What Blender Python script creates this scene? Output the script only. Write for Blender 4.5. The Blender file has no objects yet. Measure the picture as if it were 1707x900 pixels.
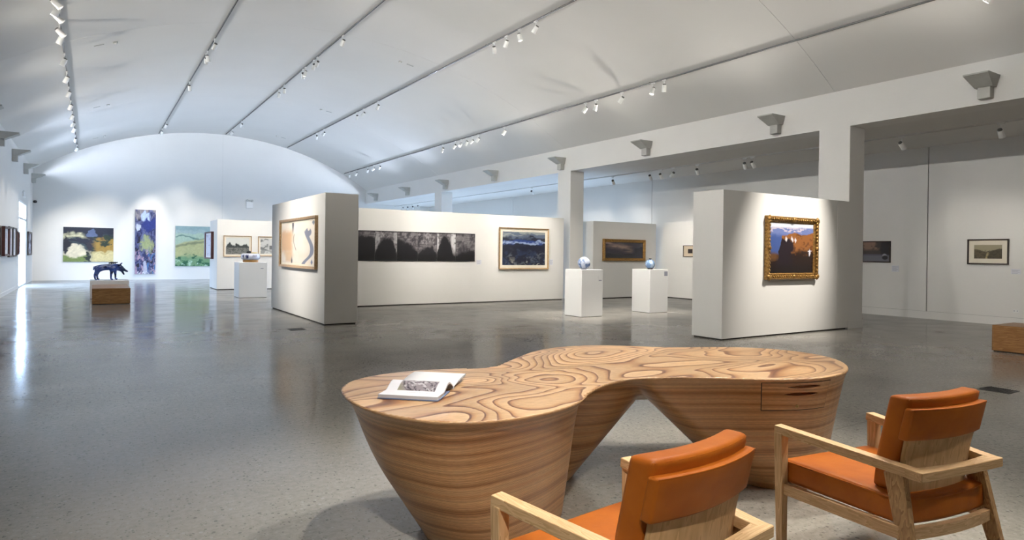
import bpy, bmesh, math, random
import numpy as np
from mathutils import Vector, Matrix, Euler

sc = bpy.context.scene
COL = sc.collection
R = math.radians
PI = math.pi
rng = random.Random(7)

# ------------------------------------------------------------------ camera
cam_d = bpy.data.cameras.new('camera')
cam = bpy.data.objects.new('camera', cam_d)
COL.objects.link(cam)
_yaw, _pit, _rol = 0.576761146, -3.74235394e-03, 1.26317191e-02
_f = Vector((math.sin(_yaw), math.cos(_yaw), 0)); _r = Vector((math.cos(_yaw), -math.sin(_yaw), 0)); _u = Vector((0, 0, 1))
_f2 = _f * math.cos(_pit) + _u * math.sin(_pit); _u2 = _u * math.cos(_pit) - _f * math.sin(_pit)
_r3 = _r * math.cos(_rol) + _u2 * math.sin(_rol); _u3 = _u2 * math.cos(_rol) - _r * math.sin(_rol)
cam.matrix_world = Matrix(((_r3.x, _u3.x, -_f2.x, 0), (_r3.y, _u3.y, -_f2.y, 0), (_r3.z, _u3.z, -_f2.z, 1.5), (0, 0, 0, 1)))
cam_d.sensor_width = 36; cam_d.sensor_fit = 'HORIZONTAL'
cam_d.lens = 1077.7 * 36 / 1707
cam_d.shift_y = -(450 - 426.664) / 1707
cam_d.clip_end = 300
sc.camera = cam

# ------------------------------------------------------------------ world, light levels, exposure
world = bpy.data.worlds.new('world'); sc.world = world; world.use_nodes = True
_bg = world.node_tree.nodes['Background']
_bg.inputs[0].default_value = (0.52, 0.70, 1.0, 1); _bg.inputs[1].default_value = 24.0
sc.view_settings.view_transform = 'Standard'; sc.view_settings.look = 'None'
sc.view_settings.gamma = 1; sc.view_settings.use_curve_mapping = False
sc.view_settings.exposure = 0.0
sc.cycles.use_denoising = True
sc.cycles.max_bounces = 10; sc.cycles.diffuse_bounces = 6; sc.cycles.glossy_bounces = 4
sc.cycles.sample_clamp_indirect = 4.0
UP_POWER, NEAR_UP_POWER = 660, 330
UP_COLOR = (0.70, 0.80, 1.0)
NEAR_UP_COLOR = (1.0, 0.945, 0.865)
SPOT_GAIN = 2.2
SPOT_COLOR = (1.0, 0.93, 0.84)

# ------------------------------------------------------------------ materials
def new_mat(name):
    m = bpy.data.materials.new(name); m.use_nodes = True
    nt = m.node_tree; b = nt.nodes['Principled BSDF']
    return m, nt, b
def N(nt, t, **kw):
    n = nt.nodes.new(t)
    for k, v in kw.items(): setattr(n, k, v)
    return n
def setin(n, **kw):
    for k, v in kw.items():
        n.inputs[k.replace('_', ' ')].default_value = v
def ramp(nt, stops, interp='LINEAR'):
    n = nt.nodes.new('ShaderNodeValToRGB'); n.color_ramp.interpolation = interp
    e = n.color_ramp.elements
    while len(e) < len(stops): e.new(0.5)
    for i, (p, c) in enumerate(stops):
        e[i].position = p; e[i].color = (*c, 1) if len(c) == 3 else c
    return n
def rgb(h):   # sRGB 0-255 -> linear
    return tuple(((c/255)/12.92 if c/255 <= 0.04045 else ((c/255+0.055)/1.055)**2.4) for c in h)

def plain(name, col, rough=0.5, metal=0.0, var=0.05, scale=6.0, bump=0.0, spec=0.5):
    m, nt, b = new_mat(name)
    tc = N(nt, 'ShaderNodeTexCoord'); ns = N(nt, 'ShaderNodeTexNoise'); ns.inputs['Scale'].default_value = scale; ns.inputs['Detail'].default_value = 4
    nt.links.new(tc.outputs['Object'], ns.inputs['Vector'])
    rp = ramp(nt, [(0.3, tuple(c*(1-var) for c in col)), (0.7, tuple(min(1, c*(1+var)) for c in col))])
    nt.links.new(ns.outputs['Fac'], rp.inputs[0]); nt.links.new(rp.outputs[0], b.inputs['Base Color'])
    b.inputs['Roughness'].default_value = rough; b.inputs['Metallic'].default_value = metal
    b.inputs['Specular IOR Level'].default_value = spec
    if bump:
        n2 = N(nt, 'ShaderNodeTexNoise'); n2.inputs['Scale'].default_value = scale*25; n2.inputs['Detail'].default_value = 3
        nt.links.new(tc.outputs['Object'], n2.inputs['Vector'])
        bp = N(nt, 'ShaderNodeBump'); bp.inputs['Strength'].default_value = bump; bp.inputs['Distance'].default_value = 0.003
        nt.links.new(n2.outputs['Fac'], bp.inputs['Height']); nt.links.new(bp.outputs[0], b.inputs['Normal'])
    return m

M = {}
M['wall'] = plain('wall_paint', (0.80, 0.79, 0.765), 0.75, var=0.012, scale=1.2, bump=0.08, spec=0.25)
M['ceiling'] = plain('ceiling_paint', (0.78, 0.765, 0.735), 0.85, var=0.012, scale=0.8, spec=0.2)
M['partition'] = plain('partition_paint', (0.80, 0.79, 0.76), 0.7, var=0.01, scale=1.5, bump=0.05, spec=0.25)
M['white'] = plain('plinth_white', (0.86, 0.86, 0.85), 0.45, var=0.01, scale=2)
M['gap'] = plain('shadow_gap', (0.03, 0.028, 0.025), 0.8)
M['grey_metal'] = plain('grey_metal', (0.50, 0.50, 0.47), 0.5, 0.0)
M['track'] = plain('track_grey', (0.20, 0.20, 0.20), 0.45, 0.3)
M['track_white'] = plain('track_white', (0.7, 0.69, 0.66), 0.5)
M['lamp_white'] = plain('lamp_housing', (0.80, 0.80, 0.78), 0.35, 0.2)
M['lamp_dark'] = plain('lamp_dark', (0.09, 0.09, 0.085), 0.4, 0.3)
M['black'] = plain('black_paint', (0.012, 0.011, 0.012), 0.45)
M['label_white'] = plain('label_card', (0.74, 0.75, 0.80), 0.6)
M['print_grey'] = plain('label_print', (0.32, 0.33, 0.40), 0.7)
M['steel'] = plain('floor_grille_metal', (0.10, 0.10, 0.10), 0.4, 0.8)
M['mat'] = plain('mat_board', (0.78, 0.72, 0.60), 0.8, var=0.02)
M['mat_white'] = plain('mat_board_white', (0.82, 0.82, 0.83), 0.8, var=0.02)
M['paper'] = plain('page_paper', (0.86, 0.87, 0.90), 0.45, var=0.01)
M['cover_blue'] = plain('cover_blue', (0.22, 0.30, 0.52), 0.4)

def emit(name, col, s):
    m, nt, b = new_mat(name)
    b.inputs['Base Color'].default_value = (*col, 1); b.inputs['Emission Color'].default_value = (*col, 1); b.inputs['Emission Strength'].default_value = s
    return m
M['lens'] = emit('lamp_lens', (1.0, 0.96, 0.9), 6.0)
M['uplens'] = emit('uplight_lens', (0.9, 0.95, 1.0), 1.5)

def floor_mat():
    m, nt, b = new_mat('polished_concrete')
    tc = N(nt, 'ShaderNodeTexCoord'); L = nt.links.new
    big = N(nt, 'ShaderNodeTexNoise'); setin(big, Scale=0.55, Detail=6.0, Roughness=0.6); L(tc.outputs['Object'], big.inputs['Vector'])
    mid = N(nt, 'ShaderNodeTexNoise'); setin(mid, Scale=26.0, Detail=5.0, Roughness=0.7); L(tc.outputs['Object'], mid.inputs['Vector'])
    base = ramp(nt, [(0.3, (0.305, 0.288, 0.258)), (0.7, (0.405, 0.384, 0.345))]); L(big.outputs['Fac'], base.inputs[0])
    fine = ramp(nt, [(0.32, (0.78, 0.78, 0.78)), (0.68, (1.16, 1.155, 1.14))]); L(mid.outputs['Fac'], fine.inputs[0])
    mu = N(nt, 'ShaderNodeMix', data_type='RGBA', blend_type='MULTIPLY'); mu.inputs[0].default_value = 0.8
    L(base.outputs[0], mu.inputs[6]); L(fine.outputs[0], mu.inputs[7])
    def chips(scale, thr, seed):
        mp = N(nt, 'ShaderNodeMapping'); mp.inputs['Location'].default_value = (seed, seed*2, 0); mp.inputs['Scale'].default_value = (1, 0.8, 1)
        L(tc.outputs['Object'], mp.inputs['Vector'])
        v = N(nt, 'ShaderNodeTexVoronoi'); v.inputs['Scale'].default_value = scale; v.inputs['Randomness'].default_value = 1
        L(mp.outputs[0], v.inputs['Vector'])
        sep = N(nt, 'ShaderNodeSeparateColor'); L(v.outputs['Color'], sep.inputs[0])
        size = N(nt, 'ShaderNodeMath', operation='MULTIPLY'); L(sep.outputs[0], size.inputs[0]); size.inputs[1].default_value = thr
        lt = N(nt, 'ShaderNodeMath', operation='LESS_THAN'); L(v.outputs['Distance'], lt.inputs[0]); L(size.outputs[0], lt.inputs[1])
        pick = N(nt, 'ShaderNodeMath', operation='LESS_THAN'); L(sep.outputs[1], pick.inputs[0]); pick.inputs[1].default_value = 0.55
        a = N(nt, 'ShaderNodeMath', operation='MULTIPLY'); L(lt.outputs[0], a.inputs[0]); L(pick.outputs[0], a.inputs[1])
        return a, sep
    cur = mu.outputs[2]
    for scale, thr, seed, col in ((34, 0.30, 3, (0.07, 0.065, 0.06)), (26, 0.26, 11, (0.46, 0.45, 0.42)), (60, 0.32, 19, (0.09, 0.085, 0.08)), (22, 0.22, 29, (0.05, 0.045, 0.045))):
        a, sep = chips(scale, thr, seed)
        mx = N(nt, 'ShaderNodeMix', data_type='RGBA'); f = N(nt, 'ShaderNodeMath', operation='MULTIPLY'); L(a.outputs[0], f.inputs[0]); f.inputs[1].default_value = 0.5
        L(f.outputs[0], mx.inputs[0]); L(cur, mx.inputs[6]); mx.inputs[7].default_value = (*col, 1); cur = mx.outputs[2]
    L(cur, b.inputs['Base Color'])
    rn = N(nt, 'ShaderNodeTexNoise'); setin(rn, Scale=1.6, Detail=5.0); L(tc.outputs['Object'], rn.inputs['Vector'])
    rr = ramp(nt, [(0.3, (0.10,)*3), (0.75, (0.21,)*3)]); L(rn.outputs['Fac'], rr.inputs[0]); L(rr.outputs[0], b.inputs['Roughness'])
    b.inputs['Specular IOR Level'].default_value = 0.8
    wv = N(nt, 'ShaderNodeTexNoise'); setin(wv, Scale=3.2, Detail=3.0); L(tc.outputs['Object'], wv.inputs['Vector'])
    bp = N(nt, 'ShaderNodeBump'); bp.inputs['Strength'].default_value = 0.05; bp.inputs['Distance'].default_value = 0.02
    L(wv.outputs['Fac'], bp.inputs['Height']); L(bp.outputs[0], b.inputs['Normal'])
    return m
M['floor'] = floor_mat()

def wood_mat(name, light, dark, axis='X', scale=(1, 14, 14), ring=9.0, rough=0.42, rot=(0, 0, 0)):
    m, nt, b = new_mat(name); L = nt.links.new
    tc = N(nt, 'ShaderNodeTexCoord'); mp = N(nt, 'ShaderNodeMapping'); mp.inputs['Scale'].default_value = scale; mp.inputs['Rotation'].default_value = rot
    L(tc.outputs['Object'], mp.inputs['Vector'])
    n1 = N(nt, 'ShaderNodeTexNoise'); setin(n1, Scale=1.6, Detail=3.0); L(mp.outputs[0], n1.inputs['Vector'])
    ml = N(nt, 'ShaderNodeMath', operation='MULTIPLY'); L(n1.outputs['Fac'], ml.inputs[0]); ml.inputs[1].default_value = ring
    fr = N(nt, 'ShaderNodeMath', operation='FRACT'); L(ml.outputs[0], fr.inputs[0])
    n2 = N(nt, 'ShaderNodeTexNoise'); setin(n2, Scale=9.0, Detail=5.0, Roughness=0.7); L(mp.outputs[0], n2.inputs['Vector'])
    mixf = N(nt, 'ShaderNodeMath', operation='MULTIPLY_ADD'); L(fr.outputs[0], mixf.inputs[0]); mixf.inputs[1].default_value = 0.55
    sc2 = N(nt, 'ShaderNodeMath', operation='MULTIPLY'); L(n2.outputs['Fac'], sc2.inputs[0]); sc2.inputs[1].default_value = 0.6
    L(sc2.outputs[0], mixf.inputs[2])
    rp = ramp(nt, [(0.15, light), (0.85, dark)]); L(mixf.outputs[0], rp.inputs[0]); L(rp.outputs[0], b.inputs['Base Color'])
    b.inputs['Roughness'].default_value = rough
    bp = N(nt, 'ShaderNodeBump'); bp.inputs['Strength'].default_value = 0.12; bp.inputs['Distance'].default_value = 0.002
    L(n2.outputs['Fac'], bp.inputs['Height']); L(bp.outputs[0], b.inputs['Normal'])
    return m
OAK_L, OAK_D = (0.80, 0.57, 0.32), (0.56, 0.345, 0.16)
M['oak_y'] = wood_mat('oak_along_depth', OAK_L, OAK_D, scale=(16, 1.2, 16))
M['oak_z'] = wood_mat('oak_upright', OAK_L, OAK_D, scale=(16, 16, 1.2))
M['oak_x'] = wood_mat('oak_crosswise', OAK_L, OAK_D, scale=(1.2, 16, 16))
M['oak_ply'] = wood_mat('oak_veneer', (0.76, 0.53, 0.28), (0.56, 0.36, 0.17), scale=(10, 10, 0.9), ring=5)
M['oak_fig'] = wood_mat('oak_figured', (0.62, 0.41, 0.20), (0.30, 0.16, 0.065), scale=(9, 9, 2.6), ring=11)
M['bench_wood'] = wood_mat('bench_veneer', (0.46, 0.24, 0.085), (0.25, 0.11, 0.035), scale=(0.9, 0.9, 12), ring=7, rough=0.35)
M['bench_top'] = wood_mat('bench_veneer_top', (0.50, 0.27, 0.105), (0.30, 0.145, 0.05), scale=(9, 0.6, 9), ring=6, rough=0.3)
M['frame_pale'] = wood_mat('frame_pale_wood', (0.55, 0.38, 0.20), (0.36, 0.22, 0.10), scale=(3, 3, 3))
M['frame_dark'] = wood_mat('frame_dark_wood', (0.045, 0.022, 0.012), (0.018, 0.009, 0.006), scale=(3, 3, 3))
M['frame_red'] = wood_mat('frame_red_wood', (0.085, 0.018, 0.012), (0.035, 0.008, 0.007), scale=(3, 3, 3))

def table_mat():
    # horizontal plies glued up and carved: colour follows the height of the ply, warped like real veneer
    m, nt, b = new_mat('laminated_table_wood'); L = nt.links.new
    tc = N(nt, 'ShaderNodeTexCoord'); sx = N(nt, 'ShaderNodeSeparateXYZ'); L(tc.outputs['Object'], sx.inputs[0])
    mp = N(nt, 'ShaderNodeMapping'); mp.inputs['Scale'].default_value = (1.0, 2.1, 0.12); mp.inputs['Rotation'].default_value = (0, 0, 0.35); L(tc.outputs['Object'], mp.inputs['Vector'])
    n1 = N(nt, 'ShaderNodeTexNoise'); setin(n1, Scale=0.95, Detail=1.4, Roughness=0.35, Distortion=0.5); L(mp.outputs[0], n1.inputs['Vector'])
    h = N(nt, 'ShaderNodeMath', operation='MULTIPLY'); L(n1.outputs['Fac'], h.inputs[0]); h.inputs[1].default_value = 0.066
    s = N(nt, 'ShaderNodeMath', operation='ADD'); L(h.outputs[0], s.inputs[0]); L(sx.outputs[2], s.inputs[1])
    q = N(nt, 'ShaderNodeMath', operation='MULTIPLY'); L(s.outputs[0], q.inputs[0]); q.inputs[1].default_value = 1/0.0046
    fr = N(nt, 'ShaderNodeMath', operation='FRACT'); L(q.outputs[0], fr.inputs[0])
    fl = N(nt, 'ShaderNodeMath', operation='FLOOR'); L(q.outputs[0], fl.inputs[0])
    line = ramp(nt, [(0.0, (0.66, 0.445, 0.25)), (0.55, (0.62, 0.39, 0.195)), (0.80, (0.43, 0.21, 0.08)), (0.90, (0.15, 0.055, 0.024)), (0.97, (0.30, 0.13, 0.055)), (1.0, (0.66, 0.445, 0.25))])
    L(fr.outputs[0], line.inputs[0])
    wn = N(nt, 'ShaderNodeTexWhiteNoise', noise_dimensions='1D'); L(fl.outputs[0], wn.inputs['W'])
    t1 = ramp(nt, [(0, (0.74, 0.72, 0.70)), (0.6, (1.0,)*3), (1, (1.12,)*3)]); L(wn.outputs['Value'], t1.inputs[0])
    # broad bands of darker stock
    q2 = N(nt, 'ShaderNodeMath', operation='MULTIPLY'); L(fl.outputs[0], q2.inputs[0]); q2.inputs[1].default_value = 0.085
    nb = N(nt, 'ShaderNodeTexNoise', noise_dimensions='1D'); setin(nb, Scale=1.0, Detail=1.0); L(q2.outputs[0], nb.inputs['W'])
    t2 = ramp(nt, [(0.36, (0.60, 0.41, 0.25)), (0.47, (0.94, 0.80, 0.66)), (0.62, (1, 0.93, 0.84))]); L(nb.outputs['Fac'], t2.inputs[0])
    stock = N(nt, 'ShaderNodeMapRange'); L(sx.outputs[2], stock.inputs[0]); stock.inputs[1].default_value = 0.66; stock.inputs[2].default_value = 0.71; stock.inputs[3].default_value = 0.9; stock.inputs[4].default_value = 0.0   # the top plies are all pale stock
    a = N(nt, 'ShaderNodeMix', data_type='RGBA', blend_type='MULTIPLY'); a.inputs[0].default_value = 1; L(line.outputs[0], a.inputs[6]); L(t1.outputs[0], a.inputs[7])
    c = N(nt, 'ShaderNodeMix', data_type='RGBA', blend_type='MULTIPLY'); L(stock.outputs[0], c.inputs[0]); L(a.outputs[2], c.inputs[6]); L(t2.outputs[0], c.inputs[7])
    pores = N(nt, 'ShaderNodeTexNoise'); setin(pores, Scale=55.0, Detail=3.0); mp2 = N(nt, 'ShaderNodeMapping'); mp2.inputs['Scale'].default_value = (0.35, 1, 3)
    L(tc.outputs['Object'], mp2.inputs['Vector']); L(mp2.outputs[0], pores.inputs['Vector'])
    pr = ramp(nt, [(0.35, (0.86,)*3), (0.6, (1.04,)*3)]); L(pores.outputs['Fac'], pr.inputs[0])
    d = N(nt, 'ShaderNodeMix', data_type='RGBA', blend_type='MULTIPLY'); d.inputs[0].default_value = 0.8; L(c.outputs[2], d.inputs[6]); L(pr.outputs[0], d.inputs[7])
    L(d.outputs[2], b.inputs['Base Color'])
    b.inputs['Roughness'].default_value = 0.30
    bp = N(nt, 'ShaderNodeBump'); bp.inputs['Strength'].default_value = 0.12; bp.inputs['Distance'].default_value = 0.001
    L(fr.outputs[0], bp.inputs['Height']); L(bp.outputs[0], b.inputs['Normal'])
    return m
M['table'] = table_mat()

def leather(name, c1, c2):
    m, nt, b = new_mat(name); L = nt.links.new
    tc = N(nt, 'ShaderNodeTexCoord')
    n1 = N(nt, 'ShaderNodeTexNoise'); setin(n1, Scale=5.0, Detail=5.0, Roughness=0.6); L(tc.outputs['Object'], n1.inputs['Vector'])
    rp = ramp(nt, [(0.3, c2), (0.7, c1)]); L(n1.outputs['Fac'], rp.inputs[0]); L(rp.outputs[0], b.inputs['Base Color'])
    v = N(nt, 'ShaderNodeTexVoronoi'); v.inputs['Scale'].default_value = 420; L(tc.outputs['Object'], v.inputs['Vector'])
    w = N(nt, 'ShaderNodeTexNoise'); setin(w, Scale=14.0, Detail=3.0); L(tc.outputs['Object'], w.inputs['Vector'])
    ad = N(nt, 'ShaderNodeMath', operation='MULTIPLY_ADD'); L(w.outputs['Fac'], ad.inputs[0]); ad.inputs[1].default_value = 6.0; L(v.outputs['Distance'], ad.inputs[2])
    bp = N(nt, 'ShaderNodeBump'); bp.inputs['Strength'].default_value = 0.22; bp.inputs['Distance'].default_value = 0.0012
    L(ad.outputs[0], bp.inputs['Height']); L(bp.outputs[0], b.inputs['Normal'])
    b.inputs['Roughness'].default_value = 0.40; b.inputs['Specular IOR Level'].default_value = 0.25
    return m
M['leather'] = leather('tan_leather', (0.45, 0.130, 0.012), (0.34, 0.085, 0.008))

def gilt():
    m, nt, b = new_mat('gilt_frame'); L = nt.links.new
    tc = N(nt, 'ShaderNodeTexCoord'); n1 = N(nt, 'ShaderNodeTexNoise'); setin(n1, Scale=30.0, Detail=5.0); L(tc.outputs['Object'], n1.inputs['Vector'])
    rp = ramp(nt, [(0.3, (0.13, 0.06, 0.012)), (0.68, (0.46, 0.26, 0.07))]); L(n1.outputs['Fac'], rp.inputs[0]); L(rp.outputs[0], b.inputs['Base Color'])
    b.inputs['Metallic'].default_value = 0.55; b.inputs['Roughness'].default_value = 0.42
    bp = N(nt, 'ShaderNodeBump'); bp.inputs['Strength'].default_value = 0.6; bp.inputs['Distance'].default_value = 0.01
    L(n1.outputs['Fac'], bp.inputs['Height']); L(bp.outputs[0], b.inputs['Normal'])
    return m
M['gilt'] = gilt()

def print_mat(rough=0.5, name='painted_canvas'):
    m, nt, b = new_mat(name)
    a = N(nt, 'ShaderNodeVertexColor'); a.layer_name = 'paint'
    nt.links.new(a.outputs['Color'], b.inputs['Base Color']); b.inputs['Roughness'].default_value = rough
    return m
M['canvas'] = print_mat(0.55)
M['canvas_gloss'] = print_mat(0.25, 'varnished_canvas')
M['glaze'] = print_mat(0.15, 'painted_glaze')

def glass(name, tint):
    m, nt, b = new_mat(name); out = nt.nodes['Material Output']; nt.nodes.remove(b)
    t = N(nt, 'ShaderNodeBsdfTransparent'); t.inputs[0].default_value = (*tint, 1); g = N(nt, 'ShaderNodeBsdfGlossy'); g.inputs['Roughness'].default_value = 0.02
    mx = N(nt, 'ShaderNodeMixShader'); mx.inputs[0].default_value = 0.06
    nt.links.new(t.outputs[0], mx.inputs[1]); nt.links.new(g.outputs[0], mx.inputs[2]); nt.links.new(mx.outputs[0], out.inputs[0])
    return m
M['glass'] = glass('window_glass', (0.97, 0.99, 1.0))
M['outside'] = plain('outside_paving', (0.55, 0.56, 0.56), 0.9)

# ------------------------------------------------------------------ object helpers
def link(name, data, parent=None):
    o = bpy.data.objects.new(name, data); COL.objects.link(o)
    if parent is not None: o.parent = parent
    return o
def mesh_of(bm, name, mat, smooth=False):
    me = bpy.data.meshes.new(name); bm.normal_update(); bm.to_mesh(me); bm.free()
    if mat is not None: me.materials.append(mat)
    if smooth:
        for p in me.polygons: p.use_smooth = True
    return me
def smooth_by_angle(me, ang=35):
    for p in me.polygons: p.use_smooth = True
    try: me.set_sharp_from_angle(angle=R(ang))
    except Exception: pass
def part(name, bm, mat, parent=None, smooth=False, loc=None, rot=None, ang=None):
    me = mesh_of(bm, name, mat, smooth)
    if ang: smooth_by_angle(me, ang)
    o = link(name, me, parent)
    if loc: o.location = loc
    if rot: o.rotation_euler = rot
    return o
def thing(name, label, cat, loc=(0, 0, 0), rz=0, group=None):
    o = link(name, None); o.location = loc; o.rotation_euler = (0, 0, rz); o.empty_display_size = 0.1
    o['label'] = label; o['category'] = cat; o['kind'] = 'thing'
    if group: o['group'] = group
    return o
def tag(o, label, cat, group=None):
    o['label'] = label; o['category'] = cat; o['kind'] = 'thing'
    if group: o['group'] = group
    return o
def struct(o): o['kind'] = 'structure'; return o
def dup(root, loc, rz, label=None, group=None):
    r = root.copy(); COL.objects.link(r); r.location = loc; r.rotation_euler = (0, 0, rz)
    if label: r['label'] = label
    if group: r['group'] = group
    for ch in list(root.children):
        c = ch.copy(); COL.objects.link(c); c.parent = r
        for g in list(ch.children):
            d = g.copy(); COL.objects.link(d); d.parent = c
    return r
def box(x0, x1, y0, y1, z0, z1, bm=None):
    bm = bm or bmesh.new()
    v = [bm.verts.new(p) for p in ((x0,y0,z0),(x1,y0,z0),(x1,y1,z0),(x0,y1,z0),(x0,y0,z1),(x1,y0,z1),(x1,y1,z1),(x0,y1,z1))]
    for f in ((0,3,2,1),(4,5,6,7),(0,1,5,4),(1,2,6,5),(2,3,7,6),(3,0,4,7)): bm.faces.new([v[i] for i in f])
    return bm
def bevel(bm, r, seg=2):
    bmesh.ops.bevel(bm, geom=list(bm.edges), offset=r, segments=seg, profile=0.6, affect='EDGES', clamp_overlap=True)
    return bm
def cuts(bm, axis, a, b, n):
    for i in range(1, n):
        co = [0, 0, 0]; no = [0, 0, 0]; co[axis] = a + (b-a)*i/n; no[axis] = 1
        bmesh.ops.bisect_plane(bm, geom=list(bm.verts)+list(bm.edges)+list(bm.faces), plane_co=co, plane_no=no)
    return bm
def deform(bm, fn):
    for v in bm.verts: v.co = Vector(fn(*v.co))
    return bm
def prism(poly, z0, z1, bm=None):
    bm = bm or bmesh.new()
    a = [bm.verts.new((x, y, z0)) for x, y in poly]; b = [bm.verts.new((x, y, z1)) for x, y in poly]
    bm.faces.new(a[::-1]); bm.faces.new(b); n = len(poly)
    for i in range(n): bm.faces.new((a[i], a[(i+1) % n], b[(i+1) % n], b[i]))
    return bm
def sweep(rings, bm=None, caps=True):
    bm = bm or bmesh.new()
    vs = [[bm.verts.new(p) for p in r] for r in rings]; n = len(rings[0])
    for a, b in zip(vs, vs[1:]):
        for i in range(n): bm.faces.new((a[i], a[(i+1) % n], b[(i+1) % n], b[i]))
    if caps:
        bm.faces.new(vs[0][::-1]); bm.faces.new(vs[-1])
    return bm
def tube(pts, r, n=8, bm=None, caps=True):
    rings = []; pts = [Vector(p) for p in pts]
    for i, p in enumerate(pts):
        t = (pts[min(i+1, len(pts)-1)] - pts[max(i-1, 0)]).normalized()
        up = Vector((0, 0, 1)) if abs(t.z) < 0.9 else Vector((0, 1, 0))
        a = t.cross(up).normalized(); b = a.cross(t)
        rr = r[i] if isinstance(r, (list, tuple)) else r
        rings.append([p + (a*math.cos(k*2*PI/n) + b*math.sin(k*2*PI/n))*rr for k in range(n)])
    return sweep(rings, bm, caps)
def lathe(prof, n=24, bm=None, center=(0, 0, 0)):
    bm = bm or bmesh.new(); cx, cy, cz = center
    rings = [[bm.verts.new((cx+r*math.cos(k*2*PI/n), cy+r*math.sin(k*2*PI/n), cz+z)) for k in range(n)] if r > 1e-6 else [bm.verts.new((cx, cy, cz+z))] for r, z in prof]
    for a, b in zip(rings, rings[1:]):
        for i in range(n):
            j = (i+1) % n
            q = [a[i % len(a)], a[j % len(a)], b[j % len(b)], b[i % len(b)]]
            u = []
            for w in q:
                if w not in u: u.append(w)
            if len(u) >= 3: bm.faces.new(u)
    if len(rings[0]) > 1: bm.faces.new(rings[0][::-1])
    if len(rings[-1]) > 1: bm.faces.new(rings[-1])
    return bm
def bar(p, q, w0, h0, w1, h1, bm=None, side=(1, 0, 0)):
    # tapered square bar from p to q; 'side' is the direction of the width
    p, q = Vector(p), Vector(q); s = Vector(side); t = (q-p).normalized(); s = (s - t*s.dot(t)).normalized(); u = t.cross(s)
    rings = []
    for c, w, h in ((p, w0, h0), (q, w1, h1)):
        rings.append([c + s*(a*w/2) + u*(b*h/2) for a, b in ((-1, -1), (1, -1), (1, 1), (-1, 1))])
    bm = sweep(rings, bm)
    bmesh.ops.recalc_face_normals(bm, faces=list(bm.faces))
    return bm

# ------------------------------------------------------------------ the room
YF, YB = 36.4, -9.0           # far wall, rear wall
XL, XB, XC, XR = -2.25, 13.45, 14.02, 17.54
ZS = 5.08                     # vault springing
ZA = 4.30                     # soffit of beam and aisle ceiling
RV, XV, ZV = 14.04, 5.6, -6.56
def vz(x): return math.sqrt(RV*RV - (x-XV)**2) + ZV
JOINTS = [7.95 + 9.54*k for k in range(-2, 4)]

# floor: cast slabs with fine saw-cut joints
fl = struct(link('floor', mesh_of(box(XL-0.3, XR+0.3, YB-0.3, YF+0.3, -0.2, -0.006), 'floor_base', M['gap'])))
ys = [YB-0.3] + [3.18 + 4.77*k for k in range(-2, 7)] + [YF+0.3]
xs = [XL-0.3, XB+0.28, XR+0.3]
for y0, y1 in zip(ys, ys[1:]):
    for x0, x1 in zip(xs, xs[1:]):
        part('slab', box(x0+0.002, x1-0.002, y0+0.002, y1-0.002, -0.03, 0.0), M['floor'], fl)

# ceiling vault: plastered bays with fine joints
def vault_bm(y0, y1, lift, thick, n=48):
    bm = bmesh.new(); lo = []; hi = []
    for i in range(n+1):
        x = XL + (XB-XL)*i/n; z = vz(x) + lift
        lo.append((bm.verts.new((x, y0, z)), bm.verts.new((x, y1, z))))
        hi.append((bm.verts.new((x, y0, z+thick)), bm.verts.new((x, y1, z+thick))))
    for i in range(n):
        bm.faces.new((lo[i][0], lo[i][1], lo[i+1][1], lo[i+1][0])); bm.faces.new((hi[i][0], hi[i+1][0], hi[i+1][1], hi[i][1]))
        bm.faces.new((lo[i][0], lo[i+1][0], hi[i+1][0], hi[i][0])); bm.faces.new((lo[i][1], hi[i][1], hi[i+1][1], lo[i+1][1]))
    bm.faces.new((lo[0][0], hi[0][0], hi[0][1], lo[0][1])); bm.faces.new((lo[n][0], lo[n][1], hi[n][1], hi[n][0]))
    return bm
ceil = struct(link('ceiling', mesh_of(vault_bm(YB-0.3, YF+0.3, 0.05, 0.1), 'ceiling_back', M['gap'], True)))
cy = [YB-0.3] + [j for j in JOINTS if YB < j < YF] + [YF+0.3]
for a, b in zip(cy, cy[1:]):
    o = part('vault_panel', vault_bm(a+0.004, b-0.004, 0.0, 0.045), M['ceiling'], ceil, ang=30)
struct(part('ceiling', box(XB+0.001, XR+0.3, YB-0.3, YF+0.3, ZA, ZA+0.2), M['ceiling']))

# walls
def wall_gable(y0, y1):
    n = 48; pts = [(XL-0.3, -0.03), (XB+0.3, -0.03), (XB+0.3, vz(XB))] + [(XB-(XB-XL)*i/n, vz(XB-(XB-XL)*i/n)+0.03) for i in range(n+1)] + [(XL-0.3, vz(XL))]
    bm = bmesh.new(); a = [bm.verts.new((x, y0, z)) for x, z in pts]; b = [bm.verts.new((x, y1, z)) for x, z in pts]
    bm.faces.new(a); bm.faces.new(b[::-1])
    for i in range(len(pts)):
        j = (i+1) % len(pts); bm.faces.new((a[i], b[i], b[j], a[j]))
    bmesh.ops.recalc_face_normals(bm, faces=list(bm.faces))
    return bm
wf = struct(part('wall_far', wall_gable(YF, YF+0.3), M['wall']))
struct(part('wall_far', box(XB+0.3, XR+0.3, YF, YF+0.3, -0.03, ZA+0.05), M['wall']))
struct(part('wall_rear', wall_gable(YB-0.3, YB), M['wall']))
struct(part('wall_rear', box(XB+0.3, XR+0.3, YB-0.3, YB, -0.03, ZA+0.05), M['wall']))
# fine joint in the far wall plaster
struct(part('trim_1', box(5.672, 5.688, YF-0.004, YF, 0.12, vz(5.68)-0.01), M['track_white']))
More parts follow.
